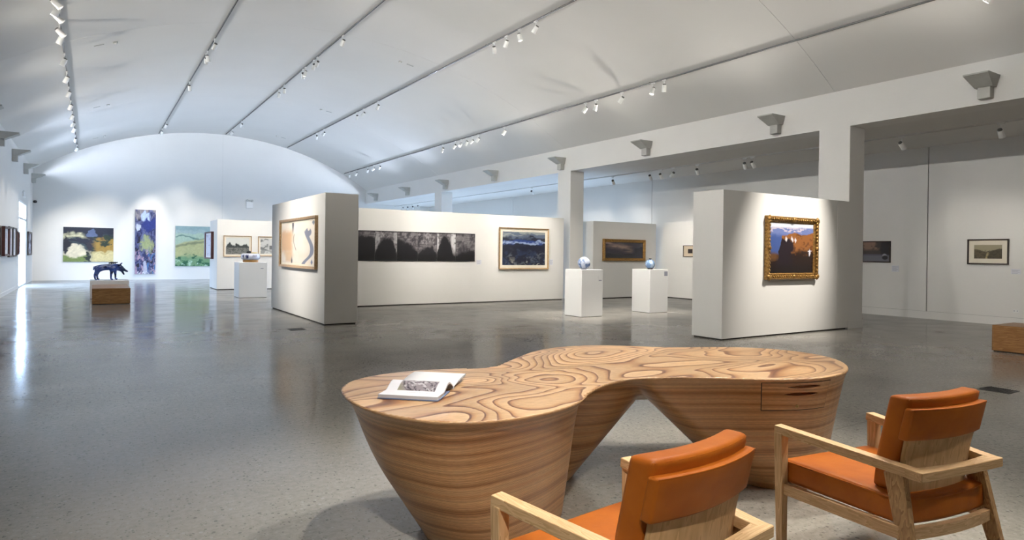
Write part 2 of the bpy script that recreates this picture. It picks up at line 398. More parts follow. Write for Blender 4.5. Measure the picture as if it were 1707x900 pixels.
# left wall with the tall glazed door
WY0, WY1, WZ = 29.85, 33.0, 3.28
bm = box(XL-0.3, XL, YB-0.3, WY0, -0.03, ZS+0.1); box(XL-0.06, XL, WY1, YF+0.3, -0.03, ZS+0.1, bm); box(XL-0.06, XL, WY0, WY1, WZ, ZS+0.1, bm)
struct(part('wall_left', bm, M['wall']))
struct(part('ground', box(XL-40, XL-0.31, -40, 70, -0.2, -0.03), M['outside']))
struct(part('ground', box(XR+0.31, XR+40, -40, 70, -0.2, -0.03), M['outside']))
def glazed_door(name, x, y0, y1, z1, leaves, tr=2.57, z0=0.0, gm='glass', fd=0.04):
    w = struct(link(name, None)); w.location = (x, (y0+y1)/2, z0); hw = (y1-y0)/2
    bm = box(-fd, fd, -hw, -hw+0.07, 0, z1); box(-fd, fd, hw-0.07, hw, 0, z1, bm); box(-fd, fd, -hw+0.07, hw-0.07, z1-0.07, z1, bm); box(-fd, fd, -hw+0.07, hw-0.07, 0, 0.06, bm)
    part('window_frame', bm, M['white'], w)
    top = z1-0.07
    if tr < z1-0.2:
        part('transom', box(-fd, fd, -hw+0.07, hw-0.07, tr, tr+0.07), M['white'], w)
        part('pane', box(-0.006, 0.006, -hw+0.07, hw-0.07, tr+0.07, top), M[gm], w); top = tr
    e = [-hw+0.07 + (2*hw-0.14)*i/leaves for i in range(leaves+1)]
    for a, b in zip(e, e[1:]): part('pane', box(-0.006, 0.006, a+(0.03 if a > e[0] else 0), b-(0.03 if b < e[-1] else 0), 0.06, top), M[gm], w)
    for a in e[1:-1]: part('mullion', box(-fd, fd, a-0.03, a+0.03, 0.06, top), M['white'], w)
    pd = bpy.data.lights.new('sky_portal', 'AREA'); pd.shape = 'RECTANGLE'; pd.size = z1; pd.size_y = y1-y0; pd.cycles.is_portal = True
    p = bpy.data.objects.new('sky_portal', pd); COL.objects.link(p); s_ = 1 if x < 5 else -1
    p.location = (x-0.1*s_, (y0+y1)/2, z0+z1/2); p.rotation_euler = (0, -PI/2*s_, 0)
glazed_door('window_1', XL-0.022, WY0, WY1, WZ, 1, fd=0.02)
# added glazed doors, unseen behind the long partition, letting daylight into the far end
ADDED_DOORS = [(18.2, 22.6, 2.5), (23.4, 26.6, 2.5), (27.4, 31.0, 2.5), (31.6, 35.8, 2.5)]
for k, (a, b, z) in enumerate(ADDED_DOORS): glazed_door('window_%d' % (k+2), XR+0.15, a, b, z, 3)
# right wall as panels with joints
SEAMS = [YB-0.3, -1.64, 7.9, 17.42, 26.9, YF+0.3]
cuts_y = [YB-0.3] + [v for a, b, z in ADDED_DOORS for v in (a, b)] + [YF+0.3]
bm = bmesh.new()
for a, b in zip(cuts_y[::2], cuts_y[1::2]): box(XR+0.03, XR+0.3, a, b, -0.03, ZA+0.05, bm)
for a, b, z in ADDED_DOORS: box(XR+0.03, XR+0.3, a, b, z, ZA+0.05, bm)
wr = struct(link('wall_right', mesh_of(bm, 'wall_right', M['gap'])))
for a, b in zip(SEAMS, SEAMS[1:]):
    ds = [d for d in ADDED_DOORS if a < d[0] < b]; pts = [a+0.011] + [v for d in ds for v in d[:2]] + [b-0.011]
    bm = bmesh.new()
    for p, q in zip(pts[::2], pts[1::2]): box(XR, XR+0.028, p, q, 0.19, ZA+0.02, bm)
    for d in ds: box(XR, XR+0.028, d[0], d[1], d[2], ZA+0.02, bm)
    part('wall_panel', bm, M['wall'], wr)
bb = [YB] + [v for a, b, z in ADDED_DOORS for v in (a, b)] + [YF]
for a, b in zip(bb[::2], bb[1::2]): struct(part('baseboard_right', box(XR-0.012, XR+0.03, a, b, 0.0, 0.185), M['wall']))
struct(part('baseboard_left', box(XL, XL+0.012, YB, WY0, 0.0, 0.12), M['wall']))
struct(part('baseboard_far', box(XL, XB+0.2, YF-0.012, YF, 0.0, 0.12), M['wall']))
# beam and columns
struct(part('beam', box(XB, XC, YB, YF, ZA-0.001, ZS+0.35), M['wall']))
for y in (-1.95, 7.60, 17.13, 26.68):
    c = struct(part('column', bevel(box(XB+0.001, XC, y, y+0.70, 0, ZA+0.01), 0.006, 1), M['wall']))
    bm = box(XB-0.008, XC+0.012, y-0.012, y+0.712, 0.0, 0.17)
    part('baseboard', bm, M['wall'], c)

# ------------------------------------------------------------------ freestanding partitions
def partition(label, x0, x1, y0, y1, h, seams=()):
    cx, cy = (x0+x1)/2, (y0+y1)/2
    t = thing('partition_wall', label, 'partition', (cx, cy, 0), 0)
    part('plinth', box(x0-cx+0.03, x1-cx-0.03, y0-cy+0.03, y1-cy-0.03, 0, 0.03), M['gap'], t)
    # panels along the longer side, butted with a hair joint
    lx = (x1-x0) > (y1-y0); cs = [x0 if lx else y0] + list(seams) + [x1 if lx else y1]
    for a, b in zip(cs, cs[1:]):
        g0 = 0.0 if a == cs[0] else 0.003; g1 = 0.0 if b == cs[-1] else 0.003
        if lx: bm = box(a+g0-cx, b-g1-cx, y0-cy, y1-cy, 0.025, h)
        else: bm = box(x0-cx, x1-cx, a+g0-cy, b-g1-cy, 0.025, h)
        part('panel', bevel(bm, 0.004, 1), M['partition'], t)
    return t
partition('tall white partition with the cream serpent painting on its long side and a shaded end', 3.955, 4.65, 13.02, 17.6, 2.69, (16.85,))
partition('long white partition carrying the black six panel work and a blue mountain painting', 4.655, 13.09, 17.0, 17.5, 2.69, ())
partition('white partition against the near pillar with the gilt framed cliff painting', 9.40, 13.435, 7.585, 8.27, 2.69, (13.0,))
partition('far white partition behind the striped bowl with two pale framed ink landscapes', 3.94, 9.2, 26.3, 28.05, 2.64)
partition('shaded partition behind the two vase plinths with a gilt framed dark landscape', 14.22, 16.88, 16.835, 17.6, 2.64)
partition('narrow shaded partition strip between the gilt dark landscape wall and the right wall', 16.89, 17.2, 16.85, 17.3, 2.64)
partition('lit partition along the right wall with the small dark square picture', 17.29, 17.525, 9.8, 16.6, 2.69, (13.2,))

# ------------------------------------------------------------------ paintings (flat colour on real canvases)
def vnoise(x, y, seed):
    xi = np.floor(x).astype(int); yi = np.floor(y).astype(int); xf = x-xi; yf = y-yi
    def hsh(a, b):
        n = (a*374761393 + b*668265263 + seed*974634777) & 0x7fffffff
        n = ((n ^ (n >> 13))*1274126177) & 0x7fffffff
        return ((n ^ (n >> 16)) & 0xffff)/65535.0
    u = xf*xf*(3-2*xf); v = yf*yf*(3-2*yf)
    a = hsh(xi, yi); b = hsh(xi+1, yi); c = hsh(xi, yi+1); d = hsh(xi+1, yi+1)
    return a+(b-a)*u+(c-a)*v+(a-b-c+d)*u*v
def fbm(x, y, seed=1, oct=4):
    s = 0; a = 0.5; t = 0
    for i in range(oct):
        s = s + a*vnoise(x*2**i, y*2**i, seed+i*17); t += a; a *= 0.55
    return s/t
def lay(c, mask, col):
    m = np.clip(mask, 0, 1)[..., None]; return c*(1-m) + np.array(col)[None, None, :]*m
def ss(a, b, x):
    t = np.clip((x-a)/(b-a), 0, 1); return t*t*(3-2*t)
def base(u, col): return np.ones(u.shape+(3,))*np.array(col)
def C(*h): return np.array(rgb(h))

def warped(fn, amt, fr, seed=77):
    return lambda u, v: fn(np.clip(u+amt*(fbm(u*fr, v*fr*1.3, seed)-0.5), 0, 1), np.clip(v+amt*(fbm(u*fr+9, v*fr*1.3, seed+3)-0.5), 0, 1))
def p_landscape_dark(u, v):      # rock pool: black top, pale stone, ochre right
    n = fbm(u*6, v*9, 3); m = fbm(u*3+5, v*5, 8); c = base(u, C(22, 26, 44))
    c = lay(c, ss(0.5, 0.62, fbm(u*5, v*14, 21))*ss(0.9, 0.7, v), C(48, 62, 66))
    c = lay(c, ss(0.10, 0.0, abs(v-0.72-0.06*np.sin(u*7)-0.1*(m-0.5)))*ss(0.5, 0.40, u), C(196, 192, 158))
    c = lay(c, ss(0.52, 0.44, v+0.45*(u-0.2)*(u < 1)-0.25*(n-0.5))*ss(0.62, 0.5, u+0.2*(m-0.5)), C(214, 204, 178))
    c = lay(c, ss(0.20, 0.12, v+0.1*(n-0.5))*ss(0.5, 0.42, u), C(108, 124, 62))
    c = lay(c, ss(0.55, 0.68, u+0.15*(n-0.5))*ss(0.75, 0.66, v+0.2*(m-0.5)), C(150, 118, 50))
    c = lay(c, ss(0.52, 0.66, fbm(u*7, v*10, 44))*ss(0.5, 0.6, u)*ss(0.8, 0.7, v), C(34, 50, 36))
    c = lay(c, ss(0.3, 0.2, v-0.1*(u-0.5)+0.2*(n-0.5))*ss(0.5, 0.6, u), C(200, 188, 140))
    c = lay(c, ss(0.16, 0.10, abs(u-0.05)+0.5*abs(v-0.48))*1.0, C(20, 18, 30))
    c = lay(c, ss(0.075, 0.06, np.sqrt((u-0.54)**2+(v-0.80)**2*0.4))*0.7, C(96, 112, 150))
    c = lay(c, ss(0.05, 0.03, abs(u-0.52-0.05*(n-0.5)))*ss(0.75, 0.6, v)*ss(0.3, 0.4, v), C(40, 34, 44))
    c = lay(c, ss(0.05, 0.03, abs(u-0.48))*ss(0.32, 0.28, v), C(30, 40, 34))
    return c*(0.75+0.5*fbm(u*30, v*24, 5)[..., None])
def p_banner(u, v):              # tall blue totem of cave mouths
    n = fbm(u*5, v*14, 2); m = fbm(u*9, v*30, 12); c = base(u, C(42, 48, 92))
    c = lay(c, ss(0.45, 0.62, m), C(98, 104, 142)); c = lay(c, ss(0.60, 0.70, n), C(24, 22, 40))
    c = lay(c, ss(0.86, 0.9, v)*ss(0.4, 0.6, n), C(142, 136, 140))
    c = lay(c, ss(0.24, 0.18, np.sqrt((u-0.5)**2+((v-0.9)*2.6)**2)+0.08*(m-0.5)), C(176, 196, 236))
    c = lay(c, ss(0.12, 0.07, abs(v-0.74-0.05*u))*ss(0.2, 0.5, u+0.5*(n-0.5)), C(36, 50, 118))
    c = lay(c, ss(0.16, 0.1, np.sqrt((u-0.15)**2+((v-0.72)*3)**2)), C(196, 204, 222))
    c = lay(c, ss(0.36, 0.22, np.sqrt((u-0.55)**2+((v-0.47)*2.4)**2)+0.3*(m-0.5)), C(156, 164, 118))
    c = lay(c, ss(0.56, 0.66, fbm(u*10, v*12, 31))*ss(0.42, 0.36, v), C(176, 150, 168))
    c = lay(c, ss(0.55, 0.65, fbm(u*8, v*10, 36))*ss(0.4, 0.3, v)*ss(0.4, 0.6, u), C(70, 110, 160))
    c = lay(c, ss(0.10, 0.06, abs(u-0.5))*ss(0.22, 0.18, v), C(182, 184, 200))
    c = lay(c, ss(0.05, 0.03, v)*ss(0.4, 0.6, fbm(u*16, v*30, 40)), C(220, 222, 230))
    return c*(0.7+0.6*fbm(u*20, v*60, 6)[..., None])
def p_hills(u, v):               # pale green rolling country
    n = fbm(u*5, v*7, 4); c = base(u, C(150, 172, 176))
    c = lay(c, ss(0.86, 0.92, v), C(132, 160, 166)); c = lay(c, ss(0.84, 0.78, v+0.05*(n-0.5)), C(160, 184, 168))
    c = lay(c, ss(0.03, 0.0, abs(v-0.72-0.04*np.sin(u*9))), C(84, 118, 116))
    c = lay(c, ss(0.68, 0.60, v-0.25*(u-0.4)+0.1*(n-0.5)), C(172, 174, 128))
    c = lay(c, ss(0.05, 0.01, abs(v-0.55-0.2*(u-0.3)))*0.7, C(96, 108, 88))
    c = lay(c, ss(0.28, 0.18, v+0.2*(n-0.5)), C(112, 150, 112))
    c = lay(c, ss(0.54, 0.62, fbm(u*9, v*10, 9))*ss(0.36, 0.26, v), C(38, 92, 66))
    c = lay(c, ss(0.55, 0.7, fbm(u*12, v*14, 19))*ss(0.2, 0.1, v), C(180, 210, 190))
    return c*(0.82+0.36*fbm(u*30, v*30, 7)[..., None])
def p_serpent(u, v):             # cream sheet, ochre figure stain, grey meander
    n = fbm(u*5, v*5, 14); c = base(u, C(228, 216, 198))
    c = lay(c, ss(0.35, 0.75, n)*0.5, C(236, 226, 214))
    c = lay(c, ss(0.28, 0.14, np.maximum(abs(u-0.14), abs(v-0.55)*0.75)+0.10*(n-0.5)), C(214, 172, 124))
    c = lay(c, ss(0.16, 0.06, np.maximum(abs(u-0.24), abs(v-0.16)*0.8)+0.10*(n-0.5))*0.8, C(216, 178, 130))
    x0 = 0.82 + 0.085*np.sin((v-0.10)*6.6) - 0.10*ss(0.25, 0.0, v)
    c = lay(c, ss(0.055, 0.038, abs(u-x0))*ss(0.80, 0.74, v), C(126, 128, 142))
    c = lay(c, ss(0.10, 0.075, np.sqrt((u-0.80)**2+((v-0.74)*0.9)**2)), C(120, 122, 138))
    c = lay(c, ss(0.035, 0.025, np.sqrt((u-0.815)**2+((v-0.815)*0.8)**2)), C(228, 216, 198))
    c = lay(c, ss(0.04, 0.02, abs(u-0.36)+0.12*abs(v-0.95)), C(70, 66, 70)); c = lay(c, ss(0.035, 0.01, abs(u-0.33)+0.2*abs(v-0.06)), C(50, 46, 48))
    c = lay(c, ss(0.02, 0.006, abs(u-0.43-0.05*np.sin(v*8)))*ss(0.3, 0.35, v)*ss(0.75, 0.7, v)*0.6, C(96, 78, 62))
    c = lay(c, ss(0.035, 0.02, abs(u-0.90)+0.4*abs(v-0.05)), C(110, 120, 150))
    c = lay(c, ss(0.05, 0.03, abs(u-0.94)+0.6*abs(v-0.96)), C(120, 124, 134))
    return c
def p_black(seed, peak, off, pale, k=1.0, e=1.6, side=0.0):
    def f(u, v):
        n = fbm(u*4+seed*3, v*4, seed); n2 = fbm(u*11+seed, v*11, seed+9); st = fbm(u*3+seed, v*24, seed+50)
        c = base(u, C(86, 82, 86)); c = lay(c, ss(0.38, 0.62, st), C(122, 117, 120)); c = lay(c, ss(0.5, 0.72, fbm(u*6+seed, v*5, seed+31)), C(60, 57, 63))
        c = lay(c, ss(0.55, 0.75, n2+0.25*(v-0.6))*pale, C(176, 172, 174))
        if side: c = lay(c, ss(0.28, 0.38, abs(u-off))*ss(0.15, 0.5, v)*ss(0.35, 0.6, n2+0.15)*side, C(206, 204, 206))
        c = lay(c, ss(0.93, 0.99, v+0.06*(n-0.5)), C(46, 43, 49))
        h = peak - k*abs(u-off)**e + 0.30*(n-0.5) + 0.12*(n2-0.5)
        c = lay(c, ss(0.07, -0.06, v-h), C(30, 28, 34)); c = lay(c, ss(0.02, -0.14, v-h), C(17, 16, 22)); c = lay(c, ss(0.32, 0.12, v+0.3*(n-0.5)), C(12, 11, 16))
        return c
    return f
def p_bluemount(u, v):
    n = fbm(u*4, v*7, 3); m = fbm(u*14, v*14, 9); c = base(u, C(22, 28, 46))
    c = lay(c, ss(0.80, 0.92, v+0.1*(n-0.5)), C(146, 152, 150)); c = lay(c, ss(0.4, 0.6, fbm(u*4, v*20, 15))*ss(0.78, 0.85, v), C(88, 100, 120))
    rid = 0.82 - 0.25*abs(u-0.45) + 0.1*(n-0.5)
    c = lay(c, ss(0.02, -0.02, v-rid)*ss(0.6, 0.66, v), C(36, 62, 124))
    c = lay(c, ss(0.05, 0.02, abs(v-0.66-0.03*np.sin(u*8)-0.10*(n-0.5)))*ss(0.40, 0.55, fbm(u*7, v*20, 61))*0.9, C(150, 166, 196))
    c = lay(c, ss(0.62, 0.54, v+0.06*(n-0.5)), C(18, 22, 42)); c = lay(c, ss(0.56, 0.70, m)*ss(0.5, 0.3, v), C(84, 90, 98))
    c = lay(c, ss(0.62, 0.74, fbm(u*18, v*10, 29))*ss(0.25, 0.1, v), C(170, 168, 156))
    c = lay(c, ss(0.56, 0.64, fbm(u*8, v*8, 35))*ss(0.5, 0.35, v)*0.6, C(36, 52, 84))
    return c
def p_cliff(u, v):
    n = fbm(u*6, v*6, 3); m = fbm(u*18, v*18, 8); c = base(u, C(206, 210, 220))
    c = lay(c, ss(0.93, 0.89, v+0.03*(n-0.5)), C(104, 118, 168)); c = lay(c, ss(0.5, 0.62, fbm(u*9, v*22, 51))*ss(0.80, 0.84, v)*ss(0.93, 0.9, v), C(190, 180, 196))
    c = lay(c, ss(0.80, 0.70, v+0.1*(n-0.5))*ss(0.4, 0.2, u), C(62, 84, 140))
    top = 0.77 + 0.06*(u-0.3) + 0.02*np.sin(u*14)
    face = (u > 0.27 - 0.14*(0.77-v)/0.77)
    c = lay(c, ss(0.01, -0.01, v-top)*face, C(138, 88, 44)); c = lay(c, ss(0.5, 0.68, m)*ss(0.01, -0.01, v-top)*face*0.8, C(92, 56, 30))
    c = lay(c, ss(0.42, 0.30, v+0.25*(n-0.5)-0.1*u), C(36, 22, 18)); c = lay(c, ss(0.56, 0.44, u+0.25*(n-0.5))*ss(0.70, 0.66, v)*face, C(34, 24, 32))
    c = lay(c, ss(0.45, 0.35, v)*ss(0.24, 0.12, u+0.1*(n-0.5))*ss(0.2, 0.3, v), C(96, 66, 38)); c = lay(c, ss(0.20, 0.1, v), C(24, 16, 16))
    for x, y in ((0.36, 0.68), (0.50, 0.68), (0.57, 0.67)):
        c = lay(c, ss(0.035, 0.02, abs(u-x)+0.45*abs(v-y)), C(214, 206, 206))
    c = lay(c, ss(0.035, 0.02, abs(u-0.91)+0.35*abs(v-0.42)), C(214, 210, 216)); c = lay(c, ss(0.012, 0.004, abs(v-0.46))*ss(0.06, 0.04, abs(u-0.91)), C(210, 206, 210))
    return c
def p_night(u, v):
    n = fbm(u*4, v*6, 6); c = base(u, C(40, 34, 48)); c = lay(c, ss(0.30, 0.06, abs(v-0.75+0.55*(u-0.3)))*ss(0.2, 0.65, n), C(146, 122, 112))
    c = lay(c, ss(0.35, 0.2, v+0.2*(n-0.5)), C(18, 18, 30)); c = lay(c, ss(0.5, 0.8, u)*ss(0.9, 0.6, v), C(24, 26, 44)); return c
def p_trees(u, v):
    n = fbm(u*9, v*4, 5); m = fbm(u*22, v*18, 8); c = base(u, C(206, 208, 202))
    h = 0.50 + 0.55*(fbm(u*9, u*0+1, 3)-0.35); c = lay(c, ss(0.05, -0.03, v-h)*ss(0.3, 0.5, m+0.25), C(52, 58, 58))
    c = lay(c, ss(0.45, 0.35, v)*0.6, C(140, 140, 134)); c = lay(c, ss(0.52, 0.66, m)*ss(0.5, 0.4, v), C(70, 74, 70)); return c
def p_shed(u, v):
    n = fbm(u*8, v*8, 15); c = base(u, C(196, 196, 192)); c = lay(c, ss(0.3, 0.2, abs(u-0.1))*ss(0.4, 0.6, n), C(120, 122, 120))
    c = lay(c, ss(0.25, 0.18, abs(u-0.62))*ss(0.16, 0.1, abs(v-0.42)), C(100, 100, 100)); c = lay(c, ss(0.3, 0.2, v)*ss(0.4, 0.6, n), C(150, 150, 146)); return c
def p_pale(u, v):
    n = fbm(u*4, v*10, 25); return lay(base(u, C(212, 212, 222)), ss(0.5, 0.7, n)*0.6, C(170, 164, 180))
def p_dusk(u, v):
    n = fbm(u*5, v*5, 16); c = base(u, C(58, 48, 46)); c = lay(c, ss(0.5, 0.7, v)*ss(0.35, 0.55, n)*ss(0.7, 0.5, u), C(132, 104, 86))
    c = lay(c, ss(0.36, 0.30, v), C(104, 104, 116)); c = lay(c, ss(0.05, 0.02, abs(v-0.34)), C(80, 80, 92)); c = lay(c, ss(0.6, 0.72, u+0.2*(n-0.5))*ss(0.3, 0.4, v), C(26, 22, 26))
    c = lay(c, ss(0.10, 0.06, np.sqrt((u-0.82)**2+(v-0.32)**2)), C(150, 150, 160)); c = lay(c, ss(0.13, 0.09, np.sqrt((u-0.84)**2+(v-0.20)**2)), C(22, 20, 24)); return c
def p_valley(u, v):
    n = fbm(u*9, v*7, 6); c = base(u, C(156, 148, 122)); r1 = 0.72-0.5*u; r2 = 0.30+0.45*u
    c = lay(c, ss(0.04, -0.04, v-r1-0.15*(n-0.5)), C(86, 76, 54)); c = lay(c, ss(0.04, -0.04, v-r2-0.15*(n-0.5))*ss(0.4, 0.5, u), C(74, 66, 48))
    c = lay(c, ss(0.06, 0.02, abs(u-0.47-0.15*(v-0.2)))*ss(0.5, 0.4, v), C(160, 146, 108)); c = lay(c, ss(0.5, 0.65, fbm(u*20, v*16, 3))*ss(0.7, 0.5, v)*0.7, C(48, 42, 30)); return c
def p_square(u, v):
    c = base(u, C(206, 190, 166)); return lay(c, (abs(u-0.5) < 0.17)*(abs(v-0.5) < 0.22)*1.0, C(44, 36, 34))
def p_abstract(seed, a, b, d):
    def f(u, v):
        n = fbm(u*4, v*5, seed); c = base(u, a); c = lay(c, ss(0.45, 0.6, n), b); return lay(c, ss(0.6, 0.7, fbm(u*7, v*7, seed+5)), d)
    return f
def p_photo(u, v):               # photograph printed in the open book: draped rock strata
    n = fbm(u*4, v*4, 3); s = np.sin((u*1.0+0.35*v+0.5*n)*34); c = base(u, C(150, 142, 150))
    c = lay(c, ss(0.1, 0.8, s), C(84, 76, 96)); c = lay(c, ss(0.7, 0.98, s), C(40, 34, 44)); c = lay(c, ss(0.55, 0.66, fbm(u*9, v*9, 13)), C(206, 204, 210))
    c = lay(c, ss(0.82, 0.92, v+0.3*(n-0.5)), C(82, 60, 56)); c = lay(c, ss(0.1, 0.02, v)*ss(0.4, 0.5, fbm(u*12, v*2, 22)), C(28, 24, 28)); c = lay(c, ss(0.3, 0.1, u+v*0.5), C(150, 146, 130)); return c

def canvas_mesh(name, w, h, d, fn, nx=56, ny=56, mat=None, bend=None):
    # front grid in the xz plane facing -y, with a thin body behind it
    us = np.linspace(0, 1, nx+1); vs = np.linspace(0, 1, ny+1); U, V = np.meshgrid(us, vs)
    col = np.clip(fn(U, V), 0, 1)
    verts = [((u-0.5)*w, 0.0, (v-0.5)*h) for v in vs for u in us]; faces = []
    for j in range(ny):
        for i in range(nx):
            a = j*(nx+1)+i; faces.append((a, a+1, a+nx+2, a+nx+1))
    b0 = len(verts); verts += [(-w/2, d, -h/2), (w/2, d, -h/2), (w/2, d, h/2), (-w/2, d, h/2)]
    k = [0, nx, (nx+1)*(ny+1)-1, (nx+1)*ny]
    faces.append((b0+3, b0+2, b0+1, b0))
    faces.append(tuple([b0, b0+1] + list(range(nx, -1, -1))))
    faces.append(tuple([b0+2, b0+3] + [(nx+1)*ny+i for i in range(0, nx+1)]))
    faces.append(tuple([b0+1, b0+2] + [(nx+1)*j+nx for j in range(ny, -1, -1)]))
    faces.append(tuple([b0+3, b0] + [(nx+1)*j for j in range(0, ny+1)]))
    me = bpy.data.meshes.new(name); me.from_pydata(verts, [], faces); me.update()
    at = me.color_attributes.new('paint', 'FLOAT_COLOR', 'POINT')
    data = np.ones((len(verts), 4)); data[:b0, :3] = col.reshape(-1, 3); data[b0:, :3] = col.reshape(-1, 3).mean(0)
    at.data.foreach_set('color', data.ravel()); me.materials.append(mat or M['canvas'])
    return me
def frame_bm(w, h, fw, d, prof=None):
    # mitred frame swept round the picture; outer size w x h, back at y=0, front at y=-d
    prof = prof or [(0, 0), (0, -d), (fw*0.15, -d*1.0), (fw, -d*0.72), (fw, 0)]
    rings = []
    for sx, sz in ((-1, -1), (1, -1), (1, 1), (-1, 1)):
        rings.append([Vector((sx*(w/2-a), y, sz*(h/2-a))) for a, y in prof])
    bm = bmesh.new(); vs = [[bm.verts.new(p) for p in r] for r in rings]; n = len(prof)
    for k in range(4):
        a, b = vs[k], vs[(k+1) % 4]
        for i in range(n): bm.faces.new((a[i], b[i], b[(i+1) % n], a[(i+1) % n]))
    bmesh.ops.recalc_face_normals(bm, faces=list(bm.faces)); return bm
FACE_Y, FACE_X, FACE_L = 0.0, -PI/2, PI/2     # hung facing the entrance, facing the hall's left, facing right
def picture(label, loc, rz, w, h, fn, frame=None, fw=0.05, d=0.04, matw=0.0, matm='mat', cat='painting', cm='canvas', group=None, prof=None, nx=56, ny=56, ornate=False, name='framed_picture'):
    t = thing(name, label, cat, loc, rz, group)
    if frame:
        fr = part('frame', frame_bm(w, h, fw, d, prof), M[frame], t)
        iw, ih = w-2*fw, h-2*fw; back = -d*0.35
        if ornate:
            bm = bmesh.new(); r = fw*0.26; k = max(6, int(w/(fw*0.55)))
            for (n_, L_, horiz) in ((k, w, True), (max(6, int(h/(fw*0.55))), h, False)):
                for s in (-1, 1):
                    for i in range(n_):
                        q = -L_/2 + L_*(i+0.5)/n_; big = 1.7 if i in (n_//2, 0, n_-1) else 1.0
                        x, z = (q, s*(h/2-fw*0.45)) if horiz else (s*(w/2-fw*0.45), q)
                        bmesh.ops.create_icosphere(bm, subdivisions=1, radius=r*big, matrix=Matrix.Translation((x, -d*0.86, z)) @ Matrix.Diagonal((1, 0.6, 1, 1)))
            o = part('carving', bm, M[frame], fr, True)
        part('backing', box(-iw/2-fw*0.3, iw/2+fw*0.3, -0.006, 0.0, -ih/2-fw*0.3, ih/2+fw*0.3), M['black'], t)
    else:
        iw, ih = w, h; back = -d
    if matw:
        part('mat_board', frame_bm(iw, ih, matw, -back+0.004, [(0, back+0.004), (0, back), (matw-0.006, back), (matw, back+0.006)]), M[matm], t)
        iw -= 2*matw; ih -= 2*matw; back += 0.006
    c = link('canvas', canvas_mesh('canvas', iw, ih, -back-0.004 if frame else d-0.002, fn, nx, ny, M[cm]), t); c.location = (0, back, 0)
    return t
# the far wall
picture('wide unframed painting of dark rock pools and pale stone on the far wall', (-0.11, YF, 1.67), 0, 1.98, 1.61, warped(p_landscape_dark, 0.22, 6), d=0.05, nx=90, ny=70)
picture('tall narrow blue unframed painting on the far wall', (2.21, YF, 1.84), 0, 0.88, 3.15, warped(p_banner, 0.16, 9), d=0.05, nx=40, ny=140)
picture('unframed painting of pale green hills on the far wall beside the white partition', (4.55, YF, 1.67), 0, 2.05, 2.02, warped(p_hills, 0.10, 7), d=0.05, nx=80, ny=80)
# partition with the serpent
picture('cream painting of a grey serpent line in a pale wooden frame', (3.952, 15.02, 1.68), FACE_X, 3.05, 1.13, p_serpent, 'frame_pale', 0.055, 0.07, 0.04, nx=130, ny=60)
# long wall
PB = thing('polyptych', 'six black charcoal sheets hung edge to edge on the long white partition', 'artwork', (7.55, 16.998, 1.667))
edges = [5.35, 5.92, 6.546, 7.196, 7.824, 8.441, 9.052, 9.712]
par = [(41, 0.70, 0.3, 0.1), (42, 0.84, 0.35, 0.3, 0.6, 3.0), (43, 0.80, 0.5, 0.8, 2.6, 2.2, 0.4), (44, 0.74, 0.1, 0.4, 0.5, 1.2), (45, 0.48, 0.55, 0.6, 0.9, 2.0), (46, 0.88, 0.42, 0.6, 3.4, 2.0, 1.0), (47, 0.40, 0.7, 0.25, 0.4, 1.5)]
for (a, b), q in list(zip(zip(edges, edges[1:]), par))[1:]:
    o = link('sheet', canvas_mesh('sheet', b-a-0.008, 0.832, 0.014, p_black(*q), 44, 50), PB); o.location = ((a+b)/2-7.55, -0.016, 0)
picture('blue and black mountain painting in a pale wooden frame on the long white partition', (11.505, 16.998, 1.662), 0, 1.88, 1.30, warped(p_bluemount, 0.22, 6), 'frame_pale', 0.035, 0.06, 0.09, nx=80, ny=64)
# near partition
GP = [(0, 0), (0, -0.06), (0.02, -0.085), (0.05, -0.075), (0.075, -0.05), (0.10, -0.055), (0.125, -0.03), (0.125, 0)]
picture('cliff top landscape in a heavy carved gilt frame on the spotlit near partition', (11.395, 7.583, 1.672), 0, 1.64, 1.205, warped(p_cliff, 0.06, 9), 'gilt', 0.125, 0.085, cm='canvas_gloss', prof=GP, ornate=True, nx=90, ny=80)
# the vase corner
GP2 = [(0, 0), (0, -0.06), (0.03, -0.085), (0.07, -0.06), (0.10, -0.065), (0.13, -0.03), (0.13, 0)]
picture('dark night landscape in a wide gilt frame on the shaded partition behind the vases', (15.62, 16.833, 1.665), 0, 1.98, 0.76, p_night, 'gilt', 0.11, 0.08, cm='canvas_gloss', prof=[(a*0.85, b) for a, b in GP2], nx=70, ny=36)
picture('small pale sheet with a black square in a thin dark frame', (17.288, 15.31, 1.66), FACE_X, 0.62, 0.39, p_square, 'frame_dark', 0.018, 0.03, nx=60, ny=40)
# right wall
picture('dark landscape in a black frame on the right wall just past the near column', (17.538, 9.15, 1.67), FACE_X, 0.74, 0.57, p_dusk, 'frame_dark', 0.03, 0.045)
picture('sepia valley drawing with a wide cream mat in a dark frame on the right wall', (17.538, 6.59, 1.682), FACE_X, 0.83, 0.59, p_valley, 'frame_dark', 0.03, 0.04, 0.105)
# far white partition
picture('pale drawing in a deep dark red frame on the end of the far white partition', (3.938, 28.0, 1.675), FACE_X, 1.8, 1.06, p_pale, 'frame_red', 0.05, 0.10, 0.06, 'mat_white')
picture('ink drawing of dark trees in a pale frame behind the striped bowl', (4.655, 26.298, 1.648), 0, 1.0, 0.795, p_trees, 'frame_pale', 0.03, 0.04, 0.06)
picture('grey farm shed drawing in a pale frame cut off by the serpent partition', (5.89, 26.298, 1.658), 0, 1.0, 0.765, p_shed, 'frame_pale', 0.03, 0.04, 0.06)
